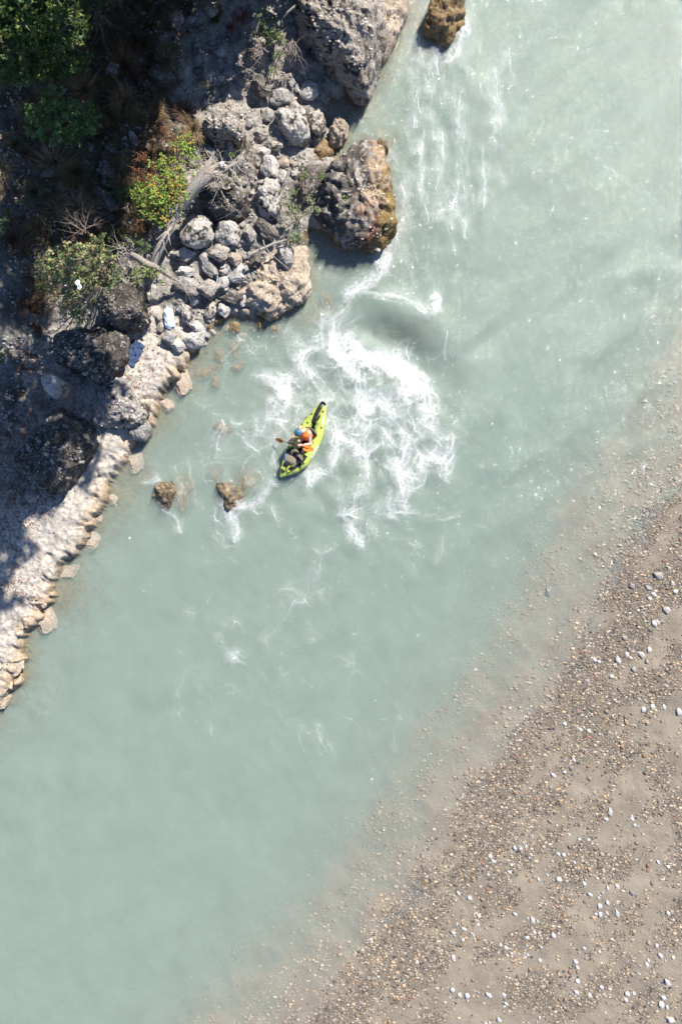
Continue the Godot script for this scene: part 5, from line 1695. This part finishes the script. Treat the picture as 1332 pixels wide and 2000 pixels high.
	for c in [["deck_cord", "black_rubber", 0.011, [[672, 1540], [560, 1610], [430, 1690], [290, 1770]]], ["deck_cord", "black_rubber", 0.008, [[235, 1480], [240, 1580], [262, 1690], [290, 1770]]], ["deck_cord", "black_rubber", 0.006, [[625, 560], [632, 600], [645, 640]]]]:
		var mb := MB.new()
		var pts := []
		var rad := []
		for k in (c[3].size() - 1) * 6 + 1:
			var s: int = mini(k / 6, c[3].size() - 2)
			var f: float = k / 6.0 - s
			var q := cr(lerpf(c[3][s][0], c[3][s + 1][0], f), lerpf(c[3][s][1], c[3][s + 1][1], f))
			pts.append(on_tube(q.x, q.z, 0.012))
			rad.append(c[2])
		mb.tube(pts, rad, 6, Color.WHITE)
		put(c[0], mb.mesh(), M[c[1]], t)
	# white strip on the right hand edge and the lettering along the tube
	var ws := MB.new()
	for k in 9:
		var q := cr(lerpf(1172, 1146, k / 8.0), lerpf(380, 640, k / 8.0))
		var v := hull_c(q.x) + hull_w(q.x) - 0.045
		ws.add(on_tube(q.x, v - 0.018, 0.004))
		ws.add(on_tube(q.x, v + 0.012, 0.004))
	for k in 8:
		ws.quad(k * 2, k * 2 + 1, k * 2 + 3, k * 2 + 2)
	put("white_label", ws.mesh(), M.white_print, t)
	var letters := "IARS"
	var font := SystemFont.new()
	font.font_names = PackedStringArray(["Droid Sans"])
	font.font_weight = 700
	for k in letters.length():
		var tm := TextMesh.new()
		tm.text = letters[k]
		tm.font = font
		tm.font_size = 64
		tm.pixel_size = 0.0023
		tm.depth = 0.006
		var u := -0.27 + k * 0.112
		var p := on_tube(u, hull_c(u) + hull_w(u) - 0.035, 0.002)
		var nn := tube_normal(p)
		var o := put("letter", tm, M.pale_print, t, p)
		o.basis = Basis(Vector3(1, 0, 0), nn.cross(Vector3(1, 0, 0)).normalized(), nn)
	gear()

func pillow(half: Vector3, e: float, ribs: float, sd: float, level := 4) -> ArrayMesh:
	ico(level)
	var mb := MB.new()
	for p0 in ico_v[level]:
		var p: Vector3 = p0
		var q := Vector3(signf(p.x) * pow(absf(p.x), e), signf(p.y) * pow(absf(p.y), e), signf(p.z) * pow(absf(p.z), e))
		q *= 1.0 + 0.1 * n1.get_noise_3d(p.x * 1.4 + sd, p.y * 1.4, p.z * 1.4) + ribs * 0.02 * sin(p.z * 26.0 + 2.0 * n3.get_noise_3d(p.x, p.y, p.z))
		mb.add(q * half)
	mb.i = ico_i[level].duplicate()
	return mb.mesh()

func raft_frame(o: Node3D, p: Vector3) -> void:
	o.position = raft_at + RU * p.x + Vector3.UP * p.y + RV * p.z
	o.basis = Basis(RU, Vector3.UP, RV)

func gear() -> void:
	mat("khaki", Color(0.145, 0.125, 0.085), 0.85)
	mat("khaki_light", Color(0.2, 0.175, 0.125), 0.85)
	var t := thing("gear_bag", "olive brown dry bag strapped into the bow of the raft", "bag", Vector3.ZERO)
	raft_frame(t, cr(385, 1430, 0.2))
	put("sack", pillow(Vector3(0.165, 0.13, 0.25), 0.75, 1.0, 3.0, 5), M.khaki_light, t)
	var roll := put("roll_top", pillow(Vector3(0.075, 0.08, 0.22), 0.8, 1.0, 9.0), M.khaki, t, cr(520, 1330) - cr(385, 1430) + Vector3(0, 0.06, 0))
	roll.rotation.y = -0.35
	var side := put("side_pocket", pillow(Vector3(0.06, 0.07, 0.12), 0.8, 0.5, 19.0), M.khaki, t, cr(330, 1235) - cr(385, 1430) + Vector3(0, 0.03, 0))
	side.rotation.y = 0.3
	for s in [[[250, 1255], [400, 1330], [560, 1470]], [[300, 1130], [330, 1210], [250, 1260]], [[400, 1250], [480, 1340], [600, 1470]]]:
		var mb := MB.new()
		var pts := []
		for k in 9:
			var f := k / 4.0
			var i := mini(int(f), 1)
			var q: Vector3 = cr(lerpf(s[i][0], s[i + 1][0], f - i), lerpf(s[i][1], s[i + 1][1], f - i)) - cr(385, 1430)
			q.y = 0.135 - 1.2 * (q.x * q.x) - 0.6 * q.z * q.z + 0.02
			pts.append(q)
		mb.tube(pts, [0.014, 0.02, 0.022, 0.022, 0.022, 0.022, 0.022, 0.02, 0.014], 8, Color.WHITE)
		put("strap", mb.mesh(), M.black_cloth, t)
	var mb := MB.new()
	var pts := []
	var rad := []
	for k in 15:
		var q := cr(222 + 8.0 * sin(k * 1.3), 1290 + k * 14.0) - cr(385, 1430)
		pts.append(q + Vector3(0, 0.07 + 0.012 * cos(k * 1.7), 0))
		rad.append(0.016 + 0.008 * (k % 2))
	mb.tube(pts, rad, 7, Color.WHITE)
	put("blue_rope", mb.mesh(), M.blue_cord, t)

# one closed skin round tapered bones, joined smoothly: [a, b, radius at a, radius at b]
func skin(mb: MB, bones: Array, cell: float, soft: float) -> void:
	var lo := Vector3.INF
	var hi := -Vector3.INF
	for b in bones:
		var r: float = maxf(b[2], b[3]) + soft + cell * 2.0
		for q in 2:
			lo = lo.min(b[q] - Vector3.ONE * r)
			hi = hi.max(b[q] + Vector3.ONE * r)
	var nx := int((hi.x - lo.x) / cell) + 2
	var ny := int((hi.y - lo.y) / cell) + 2
	var nz := int((hi.z - lo.z) / cell) + 2
	var f := PackedFloat32Array()
	f.resize(nx * ny * nz)
	f.fill(1.0)
	for b in bones:
		var a: Vector3 = b[0]
		var e: Vector3 = b[1] - a
		var l2 := maxf(e.length_squared(), 1e-9)
		var ra: float = b[2]
		var dr2: float = b[3] - b[2]
		var r := maxf(b[2], b[3]) + soft + cell * 1.5
		var l: Vector3 = (a.min(b[1]) - Vector3.ONE * r - lo) / cell
		var h: Vector3 = (a.max(b[1]) + Vector3.ONE * r - lo) / cell
		for z in range(maxi(int(l.z), 0), mini(int(h.z) + 1, nz)):
			for y in range(maxi(int(l.y), 0), mini(int(h.y) + 1, ny)):
				var o := (z * ny + y) * nx
				for x in range(maxi(int(l.x), 0), mini(int(h.x) + 1, nx)):
					var p := lo + Vector3(x, y, z) * cell - a
					var t := clampf(p.dot(e) / l2, 0.0, 1.0)
					var d := (p - e * t).length() - ra - dr2 * t
					var g := f[o + x]
					var k := maxf(soft - absf(d - g), 0.0) / soft
					f[o + x] = minf(d, g) - k * k * soft * 0.25
	var id := PackedInt32Array()
	id.resize(nx * ny * nz)
	id.fill(-1)
	var corners := [0, 1, nx, nx + 1, nx * ny, nx * ny + 1, nx * ny + nx, nx * ny + nx + 1]
	for z in nz - 1:
		for y in ny - 1:
			var o0 := (z * ny + y) * nx
			for x in nx - 1:
				var o := o0 + x
				var inside := 0
				if f[o] >= 0.9 and f[o + nx * ny + nx + 1] >= 0.9:
					continue
				for c in corners:
					if f[o + c] < 0.0:
						inside += 1
				if inside == 0 or inside == 8:
					continue
				var sum := Vector3.ZERO
				var n := 0
				for ax in 3:
					var st: int = [1, nx, nx * ny][ax]
					var s1: int = [nx, 1, 1][ax]
					var s2: int = [nx * ny, nx * ny, nx][ax]
					for q in 4:
						var c0: int = o + (s1 if q & 1 else 0) + (s2 if q & 2 else 0)
						var va := f[c0]
						var vb := f[c0 + st]
						if (va < 0.0) != (vb < 0.0):
							var p := Vector3.ZERO
							var v1 := 1.0 if q & 1 else 0.0
							var v2 := 1.0 if q & 2 else 0.0
							var tt := va / (va - vb)
							p = [Vector3(tt, v1, v2), Vector3(v1, tt, v2), Vector3(v1, v2, tt)][ax]
							sum += p
							n += 1
				id[o] = mb.add(lo + (Vector3(x, y, z) + sum / n) * cell)
	for z in range(1, nz - 1):
		for y in range(1, ny - 1):
			var o0 := (z * ny + y) * nx
			for x in range(1, nx - 1):
				var o := o0 + x
				var va := f[o] < 0.0
				for ax in 3:
					var st: int = [1, nx, nx * ny][ax]
					if (f[o + st] < 0.0) == va:
						continue
					var s1: int = [nx, nx * ny, 1][ax]
					var s2: int = [nx * ny, 1, nx][ax]
					var q := [id[o], id[o - s1], id[o - s1 - s2], id[o - s2]]
					if q.min() < 0:
						continue
					if va:
						mb.quad(q[0], q[3], q[2], q[1])
					else:
						mb.quad(q[0], q[1], q[2], q[3])

func grip(mb: MB, wrist: Vector3, g: Vector3, a: Vector3, thumb_side: float) -> void:
	var p := (g - wrist)
	p = (p - a * p.dot(a)).normalized()
	var n := a.cross(p).normalized()
	if n.y < 0.0:
		n = -n
	var bones := []
	for k in 4:
		var off := a * (k - 1.5) * 0.021 * thumb_side
		var s: float = [0.94, 1.05, 1.0, 0.82][k]
		var k0 := g + off - p * 0.03 + n * 0.024
		bones.append([wrist.lerp(g - p * 0.09 + n * 0.004, 0.6) + off * 0.6, k0, 0.017, 0.012])
		var k1 := g + off + p * 0.016 * s + n * 0.026
		var k2 := g + off + p * 0.027 * s - n * 0.004
		var k3 := g + off + p * 0.006 - n * 0.024 * s
		bones.append([k0, k1, 0.0105, 0.0095])
		bones.append([k1, k2, 0.0095, 0.0085])
		bones.append([k2, k3, 0.0085, 0.0075])
	var th := -a * thumb_side
	bones.append([g - p * 0.085 + th * 0.02, g - p * 0.035 + th * 0.05 - n * 0.008, 0.016, 0.012])
	bones.append([g - p * 0.035 + th * 0.05 - n * 0.008, g + p * 0.002 + th * 0.036 - n * 0.022, 0.0115, 0.01])
	bones.append([g + p * 0.002 + th * 0.036 - n * 0.022, g + p * 0.02 + th * 0.016 - n * 0.026, 0.01, 0.008])
	bones.append([wrist, g - p * 0.07, 0.027, 0.024])
	skin(mb, bones, 0.004, 0.008)

func make_person() -> void:
	var skin_m := mat("skin", Color(0.60, 0.36, 0.27), 0.5)
	skin_m.subsurf_scatter_enabled = true
	skin_m.subsurf_scatter_strength = 0.1
	mat("vest_orange", Color(0.85, 0.19, 0.035), 0.7)
	mat("dark_shorts", Color(0.012, 0.012, 0.015), 0.8)
	mat("helmet_blue", Color(0.055, 0.14, 0.23), 0.4)
	mat("helmet_hole", Color(0.006, 0.008, 0.01), 0.8)
	mat("sock_white", Color(0.75, 0.75, 0.75), 0.9)
	mat("red_band", Color(0.6, 0.05, 0.05), 0.6)
	mat("blade_orange", Color(0.85, 0.24, 0.03), 0.35)
	mat("shaft_red", Color(0.10, 0.02, 0.015), 0.35)
	# paddle first: the hands close on it
	var tip_l := cr(-10, 945, 0.2)
	var tip_r := cr(905, 1262, 0.88)
	var along := (tip_r - tip_l).normalized()
	var paddle := thing("paddle", "orange bladed kayak paddle held across the raft", "paddle", Vector3.ZERO)
	raft_frame(paddle, Vector3.ZERO)
	var mb := MB.new()
	mb.tube([tip_l.lerp(tip_r, 0.1), tip_l.lerp(tip_r, 0.5), tip_l.lerp(tip_r, 0.86)], [0.014, 0.015, 0.014], 10, Color.WHITE)
	put("shaft", mb.mesh(), M.shaft_red, paddle)
	for e in 2:
		mb = MB.new()
		var from := tip_l.lerp(tip_r, 0.185 if e == 0 else 0.745)
		var to := tip_l if e == 0 else tip_r
		var side := along.cross(Vector3.UP).normalized()
		if e == 0:
			side = side.rotated(along, 0.85)
		var up := side.cross(along).normalized()
		for k in 15:
			var f := k / 14.0
			var w := 0.085 * pow(sin(PI * pow(minf(f * 0.93 + 0.04, 1.0), 0.75)), 0.6)
			for j in 7:
				var g := j / 3.0 - 1.0
				mb.add(from.lerp(to, f) + side * g * w + up * (0.012 * g * g + 0.004))
			for j in 7:
				var g := j / 3.0 - 1.0
				mb.add(from.lerp(to, f) + side * g * w + up * (0.012 * g * g - 0.004 * (1.0 - g * g)))
		for k in 14:
			for j in 6:
				var o := k * 14 + j
				mb.quad(o, o + 1, o + 15, o + 14)
				mb.quad(o + 7, o + 21, o + 22, o + 8)
		put("blade", mb.mesh(), M.blade_orange, paddle)
	var gr := tip_l.lerp(tip_r, 0.36)
	var gl := tip_l.lerp(tip_r, 0.625)
	var t := thing("person", "person in orange life vest and blue helmet paddling the lime green raft", "person", Vector3.ZERO)
	raft_frame(t, Vector3.ZERO)
	var pelvis := cr(765, 900, 0.2)
	var belly := cr(745, 880, 0.38)
	var chest := cr(712, 850, 0.56)
	var neck := cr(672, 790, 0.70)
	var head := cr(560, 838, 0.80)
	var sh_r := cr(595, 725, 0.62)
	var sh_l := cr(788, 835, 0.63)
	var el_r := cr(430, 885, 0.47)
	var el_l := cr(825, 1085, 0.52)
	var wr_r := el_r.lerp(gr, 0.74)
	var wr_l := el_l.lerp(gl, 0.74)
	wr_r.y += 0.03
	wr_l.y += 0.03
	var hip_r := cr(700, 905, 0.19)
	var hip_l := cr(800, 960, 0.19)
	var kn_r := cr(545, 1000, 0.47)
	var kn_l := cr(700, 1130, 0.45)
	var an_r := cr(425, 1130, 0.18)
	var an_l := cr(610, 1285, 0.18)
	mb = MB.new()
	skin(mb, [[pelvis, belly, 0.125, 0.12], [belly, chest, 0.125, 0.135], [chest, neck, 0.12, 0.07], [sh_r, sh_l, 0.065, 0.065], [chest, sh_r, 0.1, 0.07], [chest, sh_l, 0.1, 0.07], [neck, head, 0.055, 0.06],
		[sh_r, el_r, 0.056, 0.043], [el_r, wr_r, 0.043, 0.029], [sh_l, el_l, 0.056, 0.043], [el_l, wr_l, 0.043, 0.029], [hip_r, hip_l, 0.1, 0.1],
		[hip_r, kn_r, 0.09, 0.062], [kn_r, an_r, 0.06, 0.038], [an_r, cr(395, 1175, 0.13), 0.04, 0.03], [hip_l, kn_l, 0.09, 0.062], [kn_l, an_l, 0.06, 0.038], [an_l, cr(585, 1335, 0.13), 0.04, 0.03]], 0.014, 0.03)
	# head with its face: looking down and to the bow
	var f := (cr(470, 905, 0.62) - head).normalized()
	var up := (Vector3(0, 1, 0) - f * f.y).normalized()
	var rt := f.cross(up).normalized()
	skin(mb, [[head + up * 0.02, head - f * 0.025, 0.088, 0.09], [head + f * 0.03 - up * 0.04, head + f * 0.05 - up * 0.085, 0.06, 0.034], [head + f * 0.088 + up * 0.01, head + f * 0.108 - up * 0.025, 0.009, 0.015], [head + f * 0.07 + up * 0.022 - rt * 0.035, head + f * 0.07 + up * 0.022 + rt * 0.035, 0.018, 0.018],
		[head + f * 0.083 - up * 0.055 - rt * 0.018, head + f * 0.083 - up * 0.055 + rt * 0.018, 0.008, 0.008], [head + rt * 0.087 + up * 0.01, head + rt * 0.092 - up * 0.03, 0.014, 0.01], [head - rt * 0.087 + up * 0.01, head - rt * 0.092 - up * 0.03, 0.014, 0.01]], 0.005, 0.015)
	grip(mb, wr_r, gr, along, 1.0)
	grip(mb, wr_l, gl, along, -1.0)
	put("body", mb.mesh(), M.skin, t)
	for s in [-1.0, 1.0]:
		var em := SphereMesh.new()
		em.radius = 0.011
		em.height = 0.022
		put("eye", em, M.helmet_hole, t, head + f * 0.083 + rt * 0.032 * s - up * 0.002)
	mb = MB.new()
	skin(mb, [[belly.lerp(pelvis, 0.3), belly, 0.145, 0.148], [belly, chest, 0.15, 0.16], [chest, neck.lerp(chest, 0.25), 0.15, 0.085], [chest, sh_r.lerp(chest, 0.3), 0.14, 0.085], [chest, sh_l.lerp(chest, 0.3), 0.14, 0.085]], 0.013, 0.02)
	var vest := put("life_vest", mb.mesh(), M.vest_orange, t)
	for s in [[sh_r.lerp(neck, 0.45), 1.0], [sh_l.lerp(neck, 0.45), -1.0]]:
		mb = MB.new()
		mb.tube([s[0] + Vector3(0.06, 0.03, 0), s[0] + Vector3(0, 0.075, 0), s[0] + Vector3(-0.07, 0.03, 0)], [0.028, 0.03, 0.028], 8, Color.WHITE)
		put("shoulder_strap", mb.mesh(), M.vest_orange, vest)
	mb = MB.new()
	skin(mb, [[pelvis, belly.lerp(pelvis, 0.55), 0.14, 0.135], [hip_r, hip_l, 0.115, 0.115], [hip_r, hip_r.lerp(kn_r, 0.5), 0.107, 0.09], [hip_l, hip_l.lerp(kn_l, 0.62), 0.107, 0.088]], 0.014, 0.02)
	put("shorts", mb.mesh(), M.dark_shorts, t)
	# helmet: a shell a little larger than the head, with dark holes
	mb = MB.new()
	ico(4)
	var hx := Basis(rt, up, -f)
	for p0 in ico_v[4]:
		var p: Vector3 = p0
		p.y = maxf(p.y, -0.22 - 0.12 * p.z)
		mb.add(head + up * 0.028 - f * 0.01 + hx * (p * Vector3(0.113, 0.118, 0.128)))
	mb.i = ico_i[4].duplicate()
	var helmet := put("helmet", mb.mesh(), M.helmet_blue, t)
	for d in [[0, 1.0, 0.1], [0.55, 0.8, 0.25], [-0.55, 0.8, 0.25], [0.5, 0.8, -0.45], [-0.5, 0.8, -0.45], [0, 0.7, 0.75], [0, 0.7, -0.8], [0.85, 0.45, -0.1], [-0.85, 0.45, -0.1]]:
		var dd := Vector3(d[0], d[1], d[2]).normalized()
		var c := head + up * 0.028 - f * 0.01 + hx * (dd * Vector3(0.113, 0.118, 0.128))
		var nn := (hx * dd).normalized()
		mb = MB.new()
		mb.tube([c - nn * 0.006, c + nn * 0.0025], [0.014, 0.013], 10, Color.WHITE)
		put("vent", mb.mesh(), M.helmet_hole, helmet)
	mb = MB.new()
	mb.tube([kn_r.lerp(an_r, 0.86), kn_r.lerp(an_r, 1.02), an_r.lerp(cr(395, 1175, 0.13), 0.5)], [0.048, 0.046, 0.046], 12, Color.WHITE)
	put("sock", mb.mesh(), M.sock_white, t)
	mb = MB.new()
	mb.tube([el_l.lerp(wr_l, 0.86), el_l.lerp(wr_l, 0.93)], [0.036, 0.035], 12, Color.WHITE)
	put("wristband", mb.mesh(), M.red_band, t)
